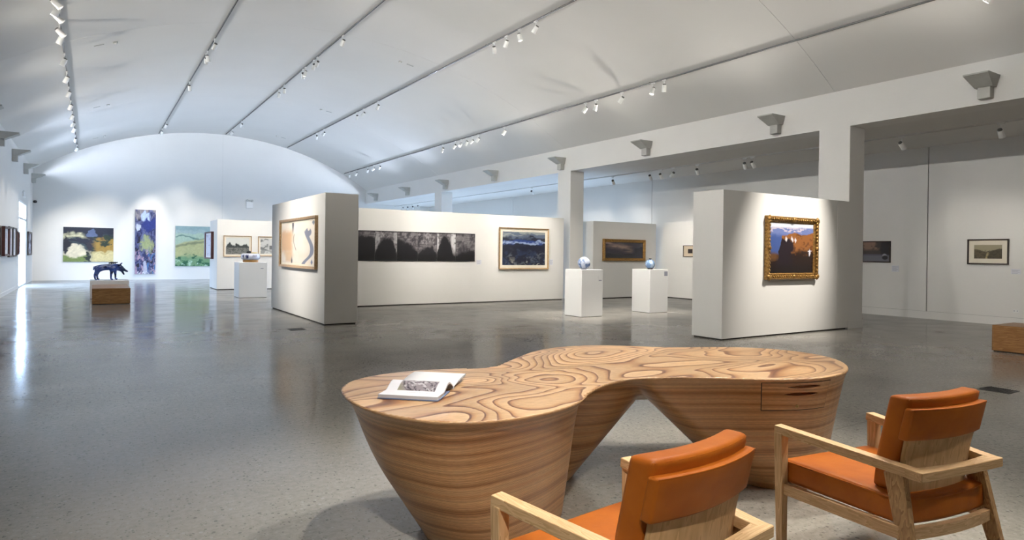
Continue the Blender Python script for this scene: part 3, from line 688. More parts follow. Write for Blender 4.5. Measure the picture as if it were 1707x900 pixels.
# left wall, seen along the wall
picture('dark framed picture nearest the camera on the left wall', (XL, 23.3, 1.67), FACE_L, 1.3, 0.9, p_abstract(3, C(60, 50, 60), C(30, 28, 36), C(150, 140, 140)), 'frame_dark', 0.05, 0.05, nx=20, ny=20)
picture('pale picture in a thick brown frame on the left wall', (XL, 25.05, 1.68), FACE_L, 1.5, 0.9, p_pale, 'frame_red', 0.06, 0.10, 0.12, 'mat_white', nx=20, ny=20)
picture('nearer of two equal white pictures in thin black frames on the left wall', (XL, 26.65, 1.675), FACE_L, 1.12, 0.99, p_pale, 'frame_dark', 0.05, 0.06, 0.1, 'mat_white', nx=20, ny=20)
picture('further of two equal white pictures in thin black frames on the left wall', (XL, 27.88, 1.675), FACE_L, 1.16, 0.99, p_pale, 'frame_dark', 0.05, 0.06, 0.1, 'mat_white', nx=20, ny=20)
picture('small brown framed picture on the left wall right before the glazed door', (XL, 29.22, 1.65), FACE_L, 0.8, 0.84, p_abstract(9, C(120, 60, 50), C(70, 40, 40), C(160, 120, 110)), 'frame_red', 0.06, 0.06, nx=20, ny=20)
picture('black framed picture on the left wall beyond the glazed door', (XL, 34.55, 1.67), FACE_L, 1.9, 1.0, p_abstract(12, C(196, 198, 214), C(90, 92, 110), C(40, 40, 56)), 'frame_dark', 0.07, 0.05, nx=20, ny=20)

# wall labels
def card(label, loc, rz, w=0.17, h=0.14, lines=4):
    t = thing('wall_label', label, 'label', loc, rz)
    part('card', box(-w/2, w/2, -0.006, 0, -h/2, h/2), M['label_white'], t)
    bm = bmesh.new()
    for k in range(lines):
        z = h/2 - h*(0.22+0.6*k/max(1, lines-1)) if lines > 1 else 0
        box(-w*0.40, w*(0.38 if k % 2 == 0 else 0.2), -0.0068, -0.0058, z-h*0.025, z+h*0.025, bm)
    part('print', bm, M['print_grey'], t); return t
card('white caption card right of the six black charcoal sheets', (9.86, 16.996, 1.225), 0)
card('white caption card right of the blue mountain painting', (12.58, 16.996, 1.235), 0, 0.14, 0.18)
card('white caption card right of the gilt framed cliff painting', (12.31, 7.582, 1.215), 0, 0.10, 0.05, 2)
card('white caption card on the right wall beside the black framed dark landscape', (17.536, 8.66, 1.235), FACE_X, 0.18, 0.16)
card('white caption card on the right wall beside the sepia valley drawing', (17.536, 6.04, 1.235), FACE_X, 0.19, 0.12)
# power outlet
t = thing('power_outlet', 'small white power outlet low on the right wall', 'outlet', (17.538, 6.03, 0.345), FACE_X)
part('plate', bevel(box(-0.06, 0.06, -0.01, 0, -0.035, 0.035), 0.004, 1), M['white'], t)
for s in (-1, 1): part('socket', box(s*0.028-0.008, s*0.028+0.008, -0.012, -0.009, -0.012, 0.012), M['print_grey'], t)
# emergency light, motion sensor
t = thing('emergency_light', 'white twin lamp emergency light high on the far wall', 'emergency light', (7.0, YF, 3.92), 0)
part('housing', bevel(box(-0.17, 0.17, -0.09, 0, -0.2, 0.16), 0.015), M['white'], t)
for s in (-1, 1):
    part('lamp_head', lathe([(0.03, 0), (0.06, 0.05), (0.06, 0.10), (0.05, 0.10)], 16), M['grey_metal'], t, True, loc=(s*0.12, -0.05, 0.21), rot=(R(90), 0, 0))
t = thing('motion_sensor', 'small black sensor in the far left corner', 'sensor', (XL+0.06, YF-0.05, 3.58), R(45))
part('bracket', box(-0.02, 0.02, -0.01, 0.06, -0.02, 0.02), M['grey_metal'], t)
part('dome', lathe([(0.05, 0), (0.075, 0.03), (0.07, 0.09), (0.03, 0.12)], 16), M['black'], t, True, loc=(0, -0.05, -0.06))
t = thing('exit_sign', 'small pale sign over the glazed door on the left wall', 'sign', (XL, 31.4, 3.56), FACE_L)
part('housing', bevel(box(-0.3, 0.3, -0.06, 0, -0.1, 0.1), 0.01, 1), M['white'], t)
part('bracket', box(-0.05, 0.05, -0.04, 0, 0.1, 0.14), M['grey_metal'], t)
# air grilles in the floor
for label, x, y in (('dark metal floor grille at the right edge beyond the right armchair', 8.76, 3.17), ('dark metal floor grille in front of the serpent partition', 3.3, 12.6)):
    t = thing('floor_grille', label, 'floor grille', (x, y, 0.0))
    bm = box(-0.15, 0.15, -0.155, -0.14, 0, 0.004); box(-0.15, 0.15, 0.14, 0.155, 0, 0.004, bm); box(-0.15, -0.14, -0.14, 0.14, 0, 0.004, bm); box(0.14, 0.15, -0.14, 0.14, 0, 0.004, bm)
    part('rim', bm, M['steel'], t); part('duct', box(-0.14, 0.14, -0.14, 0.14, 0.0, 0.001), M['black'], t)
    for k in range(12): part('slat', box(-0.14, 0.14, -0.135+k*0.0235, -0.125+k*0.0235, 0.0005, 0.004), M['steel'], t)

# ------------------------------------------------------------------ track lighting
def track(label, x, z, y0, y1, mat, w=0.032, h=0.030):
    t = thing('light_track', label, 'light track', (x, (y0+y1)/2, z)); L = (y1-y0)/2
    part('rail', box(-w/2, w/2, -L, L, 0, h), M[mat], t)
    part('channel', box(-w*0.2, w*0.2, -L+0.01, L-0.01, -0.002, 0.001), M['black'] if mat == 'track' else M['grey_metal'], t)
    k = int(2*L/3)
    for i in range(k+1):
        y = -L + 0.3 + (2*L-0.6)*i/k; wx = x
        part('hanger', box(-0.012, 0.012, y-0.03, y+0.03, h-0.002, h+0.012), M[mat], t)
    return t
TR = {1: -0.57, 2: 2.72, 3: 5.75, 4: 8.84, 5: 11.99}
TZ = {k: vz(x)-0.040 for k, x in TR.items()}
names = {1: 'leftmost', 2: 'second from left', 3: 'middle', 4: 'fourth from left', 5: 'rightmost'}
for k, x in TR.items(): track('thin grey light track, %s of the five under the vault' % names[k], x, TZ[k], -6.0, YF-0.4, 'track')
AX, AZ = 15.02, ZA-0.10
t = track('white light track under the flat aisle ceiling', AX, AZ, -6.0, YF-0.5, 'track_white')

# lamp meshes shared by all heads
HB = mesh_of(lathe([(0.0, 0.0), (0.045, 0.0), (0.052, -0.015), (0.058, -0.17), (0.052, -0.17), (0.048, -0.150)], 20), 'lamp_head', M['lamp_white']); smooth_by_angle(HB, 40)
HL = mesh_of(lathe([(0.0, -0.150), (0.049, -0.150)], 20), 'lens', M['lens'])
HC = mesh_of(lathe([(0.0, 0.028), (0.038, 0.024), (0.044, 0.0), (0.0, 0.0)], 20), 'rear_cap', M['lamp_dark'])
AD = mesh_of(bevel(box(-0.018, 0.018, -0.065, 0.065, -0.038, 0.0), 0.004, 1), 'adapter', M['lamp_white'])
ST = mesh_of(tube([(0, 0, -0.03), (0, 0, -0.15)], 0.009, 8), 'stem', M['lamp_white'])
YK = mesh_of(bar((0, 0, -0.13), (0, 0, -0.19), 0.03, 0.02, 0.03, 0.02), 'yoke', M['lamp_dark'])
LIGHTS = {}
def lightdata(p, size, blend, col):
    key = (round(p), size, blend, col)
    if key not in LIGHTS:
        d = bpy.data.lights.new('lamp_beam', 'SPOT'); d.energy = p; d.spot_size = R(size); d.spot_blend = blend; d.color = col; d.shadow_soft_size = 0.035; LIGHTS[key] = d
    return LIGHTS[key]
HEADS = []
def head(label, x, y, z, target, power=300, size=36, blend=0.9, col=None, group=None):
    t = thing('track_spotlight', label, 'spotlight', (x, y, z), 0, group)
    link('adapter', AD, t); link('stem', ST, t); link('yoke', YK, t)
    aim = Vector(target) - Vector((x, y, z-0.18)); rot = aim.to_track_quat('-Z', 'Y').to_euler()
    h = link('lamp_head', HB, t); h.rotation_euler = rot; h.location = Vector((0, 0, -0.19)) - aim.normalized()*0.06
    link('lens', HL, h); link('rear_cap', HC, h)
    if power:
        l = link('lamp_beam', lightdata(power*SPOT_GAIN, size, blend, col or SPOT_COLOR), t)
        l.rotation_euler = rot; l.location = Vector((0, 0, -0.19)) + aim.normalized()*0.15
    HEADS.append(t); return t
ORD = ['nearest', 'second nearest', 'third nearest', 'fourth nearest', 'fifth nearest', 'sixth nearest', 'seventh nearest', 'eighth nearest', 'ninth nearest', 'tenth nearest', 'eleventh nearest', 'twelfth nearest', 'thirteenth nearest', 'fourteenth nearest', 'fifteenth nearest', 'sixteenth nearest', 'seventeenth nearest', 'eighteenth nearest']
SEEN = {
 1: [(14.0, (3.95, 14.2, 1.7), 420), (14.47, (XL, 14.9, 2.0), 160), (14.86, (3.95, 15.0, 1.7), 420), (15.84, (3.95, 15.7, 1.6), 420), (16.39, (XL, 17.2, 1.9), 160), (18.28, (XL, 19.0, 1.9), 160),
     (20.15, (XL, 21.0, 1.9), 160), (22.01, (XL, 23.3, 1.7), 160), (24.02, (XL, 25.0, 1.7), 160), (25.83, (XL, 26.6, 1.7), 160), (27.37, (XL, 28.0, 1.7), 160), (28.65, (XL, 29.2, 1.7), 120), (31.12, (-0.8, YF, 1.5), 360), (34.1, (XL, 34.6, 1.7), 120)],
 2: [(18.89, (0.45, 23.4, 0.8), 300), (20.17, (4.2, 21.9, 1.2), 300), (20.42, (3.94, 27.2, 1.6), 360), (24.2, (3.94, 27.6, 1.5), 260), (32.34, (-0.2, YF, 1.7), 480), (34.37, (2.2, YF, 1.6), 430)],
 3: [(17.49, (4.3, 22.0, 1.0), 360), (19.91, (4.7, 26.3, 1.6), 300), (20.29, (5.9, 26.3, 1.6), 300), (21.23, (4.2, 22.0, 1.2), 260), (21.51, (7.5, 26.3, 1.6), 260), (23.95, (6.0, 26.3, 1.6), 200), (24.74, (4.6, 26.3, 1.4), 200), (31.79, (4.5, YF, 1.7), 440), (34.21, (2.4, YF, 2.0), 320)],
 4: [(12.68, (7.2, 17.0, 1.7), 430), (13.37, (10.1, 12.6, 1.0), 480), (13.98, (8.6, 17.0, 1.7), 430), (14.57, (11.4, 17.0, 1.6), 430), (22.81, (7.5, 27.0, 1.5), 150), (24.33, (5.0, 30.0, 0.5), 150), (25.07, (9.5, 30.0, 0.5), 150), (29.44, (7.0, YF, 1.8), 260), (30.57, (9.6, YF, 1.8), 260)],
 5: [(4.52, (11.35, 7.58, 1.70), 1000, 40), (11.54, (12.4, 12.3, 1.0), 480), (11.93, (10.1, 12.3, 1.0), 480), (13.09, (11.5, 17.0, 1.7), 300), (14.16, (13.0, 17.0, 1.5), 150), (14.62, (9.9, 17.0, 1.6), 260), (19.01, (9.0, 21.0, 0), 120), (20.84, (9.0, 24.0, 0.5), 120), (21.29, (8.8, 26.3, 1.5), 120), (21.71, (10.5, 24.5, 0.5), 120), (22.19, (8.5, 20.0, 1.4), 160), (22.68, (10.0, 27.0, 0.5), 120), (23.72, (11.2, 28.0, 0.5), 120),
     (30.6, (11.0, YF, 1.8), 200), (31.42, (9.0, YF, 1.8), 200), (32.27, (12.2, YF, 1.8), 200), (33.99, (10.2, YF, 1.6), 160), (35.1, (12.6, YF, 1.6), 100)],
}
for k, lst in SEEN.items():
    for i, (y, tgt, p, *wide) in enumerate(lst):
        head('small white track spotlight, %s one visible on the %s ceiling track' % (ORD[i], names[k]), TR[k], y, TZ[k], tgt, p, wide[0] if wide else 36)
AIS = [(5.46, (XR, 5.6, 1.6), 45), (7.32, (XR, 6.7, 1.6), 60), (11.17, (XR-0.2, 11.0, 1.6), 60), (11.42, (XR-0.2, 12.4, 1.6), 60), (13.08, (XR-0.2, 14.0, 1.5), 90), (14.05, (15.6, 16.83, 1.6), 40), (14.55, (XR-0.2, 15.3, 1.6), 110), (15.01, (XR-0.2, 16.0, 1.4), 90),
       (16.77, (XR, 18.5, 2.0), 90), (19.07, (XR, 20.5, 2.0), 90), (21.65, (XR, 23.0, 2.0), 90), (29.21, (XR, 30, 2.0), 90), (29.87, (XR, 31.0, 2.0), 90), (32.55, (XR, 33, 2), 60), (33.32, (16.5, YF, 2), 60), (34.03, (15.5, YF, 2), 60), (34.72, (14.5, YF, 2), 60)]
for i, (y, tgt, p) in enumerate(AIS):
    head('small grey spotlight, %s one visible on the white aisle track' % ORD[i], AX, y, AZ, tgt, p*0.60, 60)
# unseen heads over the seating: table pair from its shadows, others added for light
for over, k, y, tgt, p, sz in (('left end of the table', 2, 3.3, (2.0, 3.1, 0.75), 370, 46), ('middle of the table', 3, 3.9, (3.2, 3.1, 0.75), 580, 46), ('right armchair', 3, 1.0, (3.35, 1.45, 0.4), 430, 25), ('right end of the table', 4, 2.6, (4.2, 2.9, 0.7), 520, 32), ('left armchair', 2, 0.6, (1.7, 1.45, 0.4), 330, 25)):
    head('unseen white track spotlight over the %s' % over, TR[k], y, TZ[k], tgt, p, sz)

# unseen heads added to brighten plinths, floor and table sides, two behind the camera
for lab, k, y, tgt, p, sz in (('globe vase plinth', 3, 9.2, (10.1, 12.3, 0.75), 800, 17), ('floor behind the table', 3, 5.2, (4.1, 4.2, 0.0), 260, 24), ('dark necked vase plinth', 4, 8.6, (12.45, 12.4, 0.75), 700, 17), ('drawer end of the table', 3, -2.0, (3.6, 1.9, 0.5), 330, 24), ('near side of the table', 1, -1.5, (1.7, 2.4, 0.40), 560, 22)):
    head('added unseen white track spotlight aimed at the %s' % lab, TR[k], y, TZ[k], tgt, p, sz)
# wide unseen flood heads added on the two left tracks, washing beam and columns
for i, (k, y, ty, p) in enumerate(((1, 1.0, 4.0, 900), (1, 4.5, 7.0, 900), (1, 8.0, 10.5, 900), (1, 11.5, 14.5, 900), (2, 10.0, 17.5, 900), (2, 13.0, 22.0, 900))):
    head('added unseen white track flood lamp, %s of its row' % ORD[i], TR[k], y, TZ[k], (XB, ty, 2.6), p*0.48, 70, 1.0, (1.0, 0.96, 0.90))

# wall mounted uplights
UB = mesh_of(bevel(box(-0.10, 0.10, -0.16, -0.005, 0.0, 0.20), 0.006, 1), 'body', M['grey_metal'])
def wedge():
    bm = bmesh.new(); rings = []
    prof = [(-0.01, 0.40), (-0.01, 0.20), (-0.17, 0.20), (-0.50, 0.375), (-0.50, 0.40), (-0.45, 0.40), (-0.17, 0.24), (-0.05, 0.24), (-0.05, 0.40)]
    for x in (-0.19, 0.19): rings.append([(x*(1.0 if z > 0.3 else 0.72), y, z) for y, z in prof])
    bm = sweep(rings, bm); bmesh.ops.recalc_face_normals(bm, faces=list(bm.faces)); return bm
def end_plate(s):
    bm = bmesh.new()
    if True:
        p = [(-0.01, 0.40), (-0.01, 0.20), (-0.17, 0.20), (-0.50, 0.375), (-0.50, 0.40)]
        a = [bm.verts.new((s*(0.19 if z > 0.3 else 0.137), y, z)) for y, z in p]; b = [bm.verts.new((s*((0.19 if z > 0.3 else 0.137)+0.006), y, z)) for y, z in p]
        bm.faces.new(a); bm.faces.new(b[::-1])
        for i in range(5): bm.faces.new((a[i], a[(i+1) % 5], b[(i+1) % 5], b[i]))
    bmesh.ops.recalc_face_normals(bm, faces=list(bm.faces)); return bm
UW = mesh_of(wedge(), 'reflector_tray', M['grey_metal']); UE = [mesh_of(end_plate(s), 'side_plate', M['grey_metal']) for s in (-1, 1)]
UL = mesh_of(box(-0.10, 0.10, -0.15, -0.07, 0.245, 0.275), 'tube_lamp', M['uplens'])
def uplamp_data(col, power, low):
    # wall washing distribution: strongest just above the horizontal, fading fast towards the near ceiling
    d = bpy.data.lights.new('uplight_lamp', 'POINT'); d.energy = power; d.color = col; d.shadow_soft_size = 0.08; d.use_nodes = True
    nt = d.node_tree; em = nt.nodes['Emission']; L = nt.links.new
    tc = N(nt, 'ShaderNodeTexCoord'); sp = N(nt, 'ShaderNodeSeparateXYZ'); L(tc.outputs['Normal'], sp.inputs[0])
    def mth(op, a, b=None, c=None, clamp=False):
        n = N(nt, 'ShaderNodeMath', operation=op); n.use_clamp = clamp
        for i, v in enumerate((a, b, c)):
            if v is None: continue
            if isinstance(v, (int, float)): n.inputs[i].default_value = v
            else: L(v, n.inputs[i])
        return n.outputs[0]
    e = mth('MULTIPLY', mth('ARCTAN2', sp.outputs[2], mth('MULTIPLY', sp.outputs[1], -1.0)), 180/PI)
    tab = [(low, 0.0), (21, 3.3), (27, 3.33), (33, 3.13), (39, 2.74), (45, 1.95), (51, 0.95), (57, 0.0), (63, -0.9), (69, -1.7), (78, -2.8), (90, -4.0)]
    rp = ramp(nt, [(0.0, (0, 0, 0))] + [((a+50)/140.0, (math.exp(v)/28.2 if a > low else 0.0,)*3) for a, v in tab]); L(mth('MULTIPLY_ADD', e, 1/140.0, 50/140.0), rp.inputs[0])
    L(rp.outputs[0], em.inputs['Strength'])
    return d
UPD = {}
def uplight(label, x, y, rz, col, group=None):
    t = thing('uplight', label, 'uplight', (x, y, 4.37), rz, group)
    link('body', UB, t); w = link('reflector_tray', UW, t); link('side_plate', UE[0], w); link('side_plate', UE[1], w); link('tube_lamp', UL, t)
    if y > 34: return t          # the two end fittings are switched off
    if col not in UPD: UPD[col] = uplamp_data(col, *((UP_POWER, -28) if col == UP_COLOR else (NEAR_UP_POWER, 0)))
    l = link('uplight_lamp', UPD[col], t); l.location = (0, -0.34, 0.46)
    return t
BU = [(5.1, 'grey wedge shaped uplight on the beam, nearest and largest', 1.0), (9.33, 'grey wedge uplight on the beam left of the near column', 1.0), (13.55, 'grey wedge uplight on the beam, third from the right', 1.0), (17.58, 'grey wedge uplight above the middle column', 1.0),
      (21.92, 'grey wedge uplight on the beam left of the middle column', 1.0), (26.17, 'grey wedge uplight above the far column', 1.0), (30.33, 'grey wedge uplight on the beam left of the far column', 1.0), (34.68, 'grey wedge uplight at the far end of the beam', 0.7)]
for y, lab, k in BU:
    uplight(lab, XB, y, FACE_X, UP_COLOR if y > 24 else NEAR_UP_COLOR)
LU = [(23.3, 'grey wedge uplight on the left wall at the edge of the photo', 1.0), (27.25, 'grey wedge uplight on the left wall, second from the edge', 1.0), (31.6, 'grey wedge uplight on the left wall above the glazed door', 1.0), (35.6, 'grey wedge uplight in the far left corner', 0.7)]
LU += [(19.05, 'grey wedge uplight on the left wall, first of the added unseen ones', 1.0), (14.8, 'grey wedge uplight on the left wall, second of the added unseen ones', 1.0), (10.55, 'grey wedge uplight on the left wall, third of the added unseen ones', 1.0),
      (6.3, 'grey wedge uplight on the left wall, fourth of the added unseen ones', 1.0), (2.05, 'added unseen grey wedge uplight on the left wall beside the camera', 1.0)]  # further unseen fittings, added to keep the near vault evenly lit
BU_ADDED = [(0.9, 'added unseen grey wedge uplight on the near beam')]  # unseen beam fitting, added to light the near vault
for y, lab, k in LU: uplight(lab, XL, y, FACE_L, UP_COLOR if y > 24 else NEAR_UP_COLOR)
for y, lab in BU_ADDED: uplight(lab, XB, y, FACE_X, NEAR_UP_COLOR)

# smoke detectors and cover plates on the vault
def on_vault(x): 
    n = Vector((x-XV, 0, vz(x)-ZV)).normalized(); return vz(x), math.atan2(n.x, n.z)
for i, y in enumerate((18.4, 26.5, 34.0)):
    for x, x2, lab in ((0.44, 0.11, 'between the leftmost and second light tracks'), (7.83, 8.15, 'between the middle and fourth light tracks')):
        z, a = on_vault(x)
        t = thing('smoke_detector', 'small grey smoke detector on the vault %s, %s' % (lab, ORD[i]), 'smoke detector', (x, y, z)); t.rotation_euler = (0, a, 0)
        part('base', lathe([(0.055, 0.0), (0.055, -0.02), (0.04, -0.03)], 16), M['grey_metal'], t, True); part('cap', lathe([(0.035, -0.03), (0.033, -0.05), (0.0, -0.056)], 16), M['white'], t, True)
        z, a = on_vault(x2)
        t = thing('cover_plate', 'flat grey cover plate on the vault %s, %s' % (lab, ORD[i]), 'cover plate', (x2, y, z)); t.rotation_euler = (0, a, 0)
        part('plate', bevel(box(-0.11, 0.11, -0.03, 0.03, -0.012, 0.0), 0.004, 1), M['grey_metal'], t)
        for s in (-1, 1): part('screw', lathe([(0.006, -0.012), (0.006, -0.014)], 8), M['lamp_dark'], t, loc=(s*0.09, 0, 0))
# ------------------------------------------------------------------ the carved table
T_H = 0.75
T_OUT = [(1.10, 3.30), (1.17, 3.55), (1.36, 3.73), (1.65, 3.79), (1.98, 3.74), (2.30, 3.73), (2.55, 3.86), (2.85, 4.06), (3.20, 4.17), (3.52, 4.13), (3.78, 3.90), (4.05, 3.68), (4.35, 3.56), (4.62, 3.36), (4.74, 3.06), (4.68, 2.75),
         (4.45, 2.50), (4.15, 2.34), (3.80, 2.31), (3.50, 2.44), (3.25, 2.64), (3.02, 2.81), (2.76, 2.88), (2.52, 2.82), (2.28, 2.67), (2.06, 2.54), (1.80, 2.455), (1.52, 2.45), (1.28, 2.56), (1.14, 2.80), (1.09, 3.05)]
T_LEGS = [((1.66, 3.08), (0.64, 0.72), (1.90, 3.03), (0.41, 0.38)), ((2.95, 3.62), (0.60, 0.60), (2.56, 3.60), (0.23, 0.25)), ((3.84, 2.92), (1.00, 0.76), (3.93, 2.76), (0.30, 0.30))]
def chaikin(p, n=2):
    p = np.array(p, float)
    for _ in range(n):
        q = np.roll(p, -1, 0); p = np.stack([0.75*p+0.25*q, 0.25*p+0.75*q], 1).reshape(-1, 2)
    return p
T_POLY = chaikin(T_OUT, 2)
def poly_sd(x, y):
    a = T_POLY; b = np.roll(T_POLY, -1, 0); d = np.full(x.shape, 1e9); inside = np.zeros(x.shape, bool)
    for (ax, ay), (bx, by) in zip(a, b):
        ex, ey = bx-ax, by-ay; wx, wy = x-ax, y-ay; t = np.clip((wx*ex+wy*ey)/(ex*ex+ey*ey), 0, 1)
        d = np.minimum(d, (wx-ex*t)**2+(wy-ey*t)**2)
        c = ((ay <= y) & (by > y)) | ((by <= y) & (ay > y))
        inside ^= c & (x < ax + (y-ay)/(by-ay+1e-12)*(bx-ax))
    return np.where(inside, -1, 1)*np.sqrt(d)
def smin(a, b, k): h = np.clip(0.5+0.5*(b-a)/k, 0, 1); return b*(1-h)+a*h-k*h*(1-h)
def smax(a, b, k): return -smin(-a, -b, k)
def t_top(x, y):                # the carved top swells and dips a little
    return T_H - 0.022*np.exp(-(((x-2.35)/0.35)**2+((y-3.25)/0.5)**2)) + 0.012*np.exp(-(((x-3.1)/0.5)**2+((y-3.75)/0.35)**2))
def t_field(x, y, z):
    d = poly_sd(x, y); dep = T_H - z
    legs = None; t = np.clip(z/T_H, 0, 1.2)
    for (tx, ty), (ta, tb), (bx, by), (ba, bb) in T_LEGS:
        cx = bx+(tx-bx)*t; cy_ = by+(ty-by)*t; a = ba+(ta-ba)*t; b = bb+(tb-bb)*t
        f = (np.sqrt(((x-cx)/a)**2+((y-cy_)/b)**2)-1)*np.minimum(a, b)
        legs = f if legs is None else smin(legs, f, 0.05)
    legs = smax(legs, d+np.where(x < 2.4, 0.225, 0.17)*dep+np.where(x < 2.4, 0.06, 0.015)*(1-np.exp(-np.maximum(dep, 0)/0.07)), 0.05)
    slab = d+2.3*np.maximum(dep, 0)**1.0
    f = smin(legs, slab, 0.06)
    return smax(f, z-t_top(x, y), 0.022)
def surface_nets(fn, lo, hi, h):
    nx, ny, nz = [int(math.ceil((b-a)/h))+1 for a, b in zip(lo, hi)]
    gx = lo[0]+h*np.arange(nx); gy = lo[1]+h*np.arange(ny); gz = lo[2]+h*np.arange(nz)
    X2, Y2 = np.meshgrid(gx, gy, indexing='ij')
    F = np.empty((nx, ny, nz))
    for k in range(nz): F[:, :, k] = fn(X2, Y2, np.full_like(X2, gz[k]))
    S = F < 0
    corners = [(i, j, k) for i in (0, 1) for j in (0, 1) for k in (0, 1)]
    cnt = sum(S[i:nx-1+i, j:ny-1+j, k:nz-1+k].astype(int) for i, j, k in corners)
    act = (cnt > 0) & (cnt < 8); idx = -np.ones(act.shape, int); cells = np.argwhere(act); idx[act] = np.arange(len(cells))
    P = np.array(lo)[None] + (cells+0.5)*h
    def slide(P):            # move the vertices on to the surface
        e = h*0.05
        f0 = fn(P[:, 0], P[:, 1], P[:, 2])
        g = np.stack([fn(P[:, 0]+e, P[:, 1], P[:, 2]), fn(P[:, 0], P[:, 1]+e, P[:, 2]), fn(P[:, 0], P[:, 1], P[:, 2]+e)], 1); g = (g-f0[:, None])/e
        st = (f0/np.maximum((g*g).sum(1), 0.15))[:, None]*g; n = np.linalg.norm(st, axis=1, keepdims=True); st *= np.minimum(1, h*0.5/np.maximum(n, 1e-9))
        return P - st
    for _ in range(6): P = slide(P)
    faces = []
    for ax in range(3):
        sl0 = [slice(None)]*3; sl1 = [slice(None)]*3; sl0[ax] = slice(0, -1); sl1[ax] = slice(1, None)
        a, b = S[tuple(sl0)], S[tuple(sl1)]; ch = np.argwhere(a != b); o1, o2 = [q for q in range(3) if q != ax]
        ok = (ch[:, o1] > 0) & (ch[:, o2] > 0) & (ch[:, o1] < F.shape[o1]-1) & (ch[:, o2] < F.shape[o2]-1); ch = ch[ok]
        quad = []
        for d1, d2 in ((-1, -1), (0, -1), (0, 0), (-1, 0)):
            c = ch.copy(); c[:, o1] += d1; c[:, o2] += d2; quad.append(idx[c[:, 0], c[:, 1], c[:, 2]])
        q = np.stack(quad, 1); flip = a[ch[:, 0], ch[:, 1], ch[:, 2]]
        if ax == 1: flip = ~flip
        q[~flip] = q[~flip][:, ::-1]; faces.append(q)
    Q = np.concatenate(faces)
    for rnd in range(4):     # even out the grid, then slide back on to the surface
        acc = np.zeros_like(P); cn = np.zeros((len(P), 1))
        for a, b in ((0, 1), (1, 2), (2, 3), (3, 0)):
            np.add.at(acc, Q[:, a], P[Q[:, b]]); np.add.at(cn, Q[:, a], 1); np.add.at(acc, Q[:, b], P[Q[:, a]]); np.add.at(cn, Q[:, b], 1)
        P = P*0.5 + 0.5*acc/np.maximum(cn, 1)
        for _ in range(3): P = slide(P)
    return P, Q
TBL = thing('sculpted_table', 'large wavy laminated wood table with three tapering legs beside the armchairs', 'table', (0, 0, 0))
P, Q = surface_nets(t_field, (0.98, 2.2, -0.03), (4.9, 4.3, 0.79), 0.0155)
# flat feet: cut at the floor
P[:, 2] = np.maximum(P[:, 2], 0.0)
# opening for the drawer
DC = (3.93, 2.85); DA0, DA1, DZ0, DZ1 = R(-142.0), R(-89.5), 0.548, 0.722
ang = np.arctan2(P[:, 1]-DC[1], P[:, 0]-DC[0]); rad = np.hypot(P[:, 0]-DC[0], P[:, 1]-DC[1])
fc = P[Q].mean(1); fa = np.arctan2(fc[:, 1]-DC[1], fc[:, 0]-DC[0]); fr_ = np.hypot(fc[:, 0]-DC[0], fc[:, 1]-DC[1])
hole = (fa > DA0+0.035) & (fa < DA1-0.035) & (fc[:, 2] > DZ0+0.02) & (fc[:, 2] < DZ1-0.02) & (fr_ > 0.3)
Qb = Q[~hole]
me = bpy.data.meshes.new('body'); me.from_pydata(P.tolist(), [], Qb.tolist()); me.update(); me.materials.append(M['table'])
for p in me.polygons: p.use_smooth = True
TBL.location = (2.9, 3.2, 0)
o = link('body', me, TBL); o.location = (-2.9, -3.2, 0)
def side_radius(a, z):
    lo_ = np.full(a.shape, 0.2); hi_ = np.full(a.shape, 1.2)
    for _ in range(40):
        m = (lo_+hi_)/2; ins = t_field(DC[0]+m*np.cos(a), DC[1]+m*np.sin(a), z) < 0
        lo_ = np.where(ins, m, lo_); hi_ = np.where(ins, hi_, m)
    return lo_
def side_patch(a0, a1, z0, z1, na, nz, off, fn=None):
    A, Z = np.meshgrid(np.linspace(a0, a1, na+1), np.linspace(z0, z1, nz+1), indexing='ij')
    rr = side_radius(A, Z) + off
    if fn is not None: rr = rr + fn((A-a0)/(a1-a0), (Z-z0)/(z1-z0))
    V = np.stack([DC[0]+rr*np.cos(A)-2.9, DC[1]+rr*np.sin(A)-3.2, Z], -1).reshape(-1, 3)
    F = []
    for i in range(na):
        for j in range(nz):
            b = i*(nz+1)+j; F.append((b, b+nz+1, b+nz+2, b+1))
    return V, F
def finger(u, v):     # two lens shaped finger grips scooped out of the drawer front
    d = np.zeros(u.shape)
    for cu, cv, hw_, hh, up in ((0.56, 0.865, 0.26, 0.075, 1), (0.53, 0.56, 0.27, 0.075, -1)):
        x = (u-cu)/hw_; w = np.clip(1-x*x, 0, None)*hh; y = (v-cv)*up + hh*0.2
        d -= 0.030*(np.clip((w-np.abs(y)*1.0)/hh*2.2, 0, 1))
    return d
V, F = side_patch(DA0-0.010, DA1+0.010, DZ0-0.005, DZ1+0.005, 40, 12, 0.0014)
me = bpy.data.meshes.new('drawer_gap'); keep = []
for k, f in enumerate(F):
    i, j = divmod(k, 12)
    if i in (0, 39) or j in (0, 11) or i < 2 or i > 37: keep.append(f)
me.from_pydata(V.tolist(), [], keep); me.update(); me.materials.append(M['gap'])
V, F = side_patch(DA0, DA1, DZ0, DZ1, 150, 64, 0.0030, finger)
md = bpy.data.meshes.new('drawer'); md.from_pydata(V.tolist(), [], F); md.update(); md.materials.append(M['table'])
for p in md.polygons: p.use_smooth = True
dr = link('drawer', md, TBL); link('drawer_gap', me, dr)
a = -2.056; zk = 0.571; rk = float(side_radius(np.array([a]), np.array([zk]))[0]) + 0.004
M['brass'] = plain('brass', (0.62, 0.45, 0.20), 0.3, 0.9)
bm = lathe([(0.0052, 0), (0.0052, 0.004), (0.0105, 0.004), (0.0115, 0.0)], 20)
kh = part('lock_ring', bm, M['brass'], dr, True); kh.location = (DC[0]+rk*math.cos(a)-2.9, DC[1]+rk*math.sin(a)-3.2, zk)
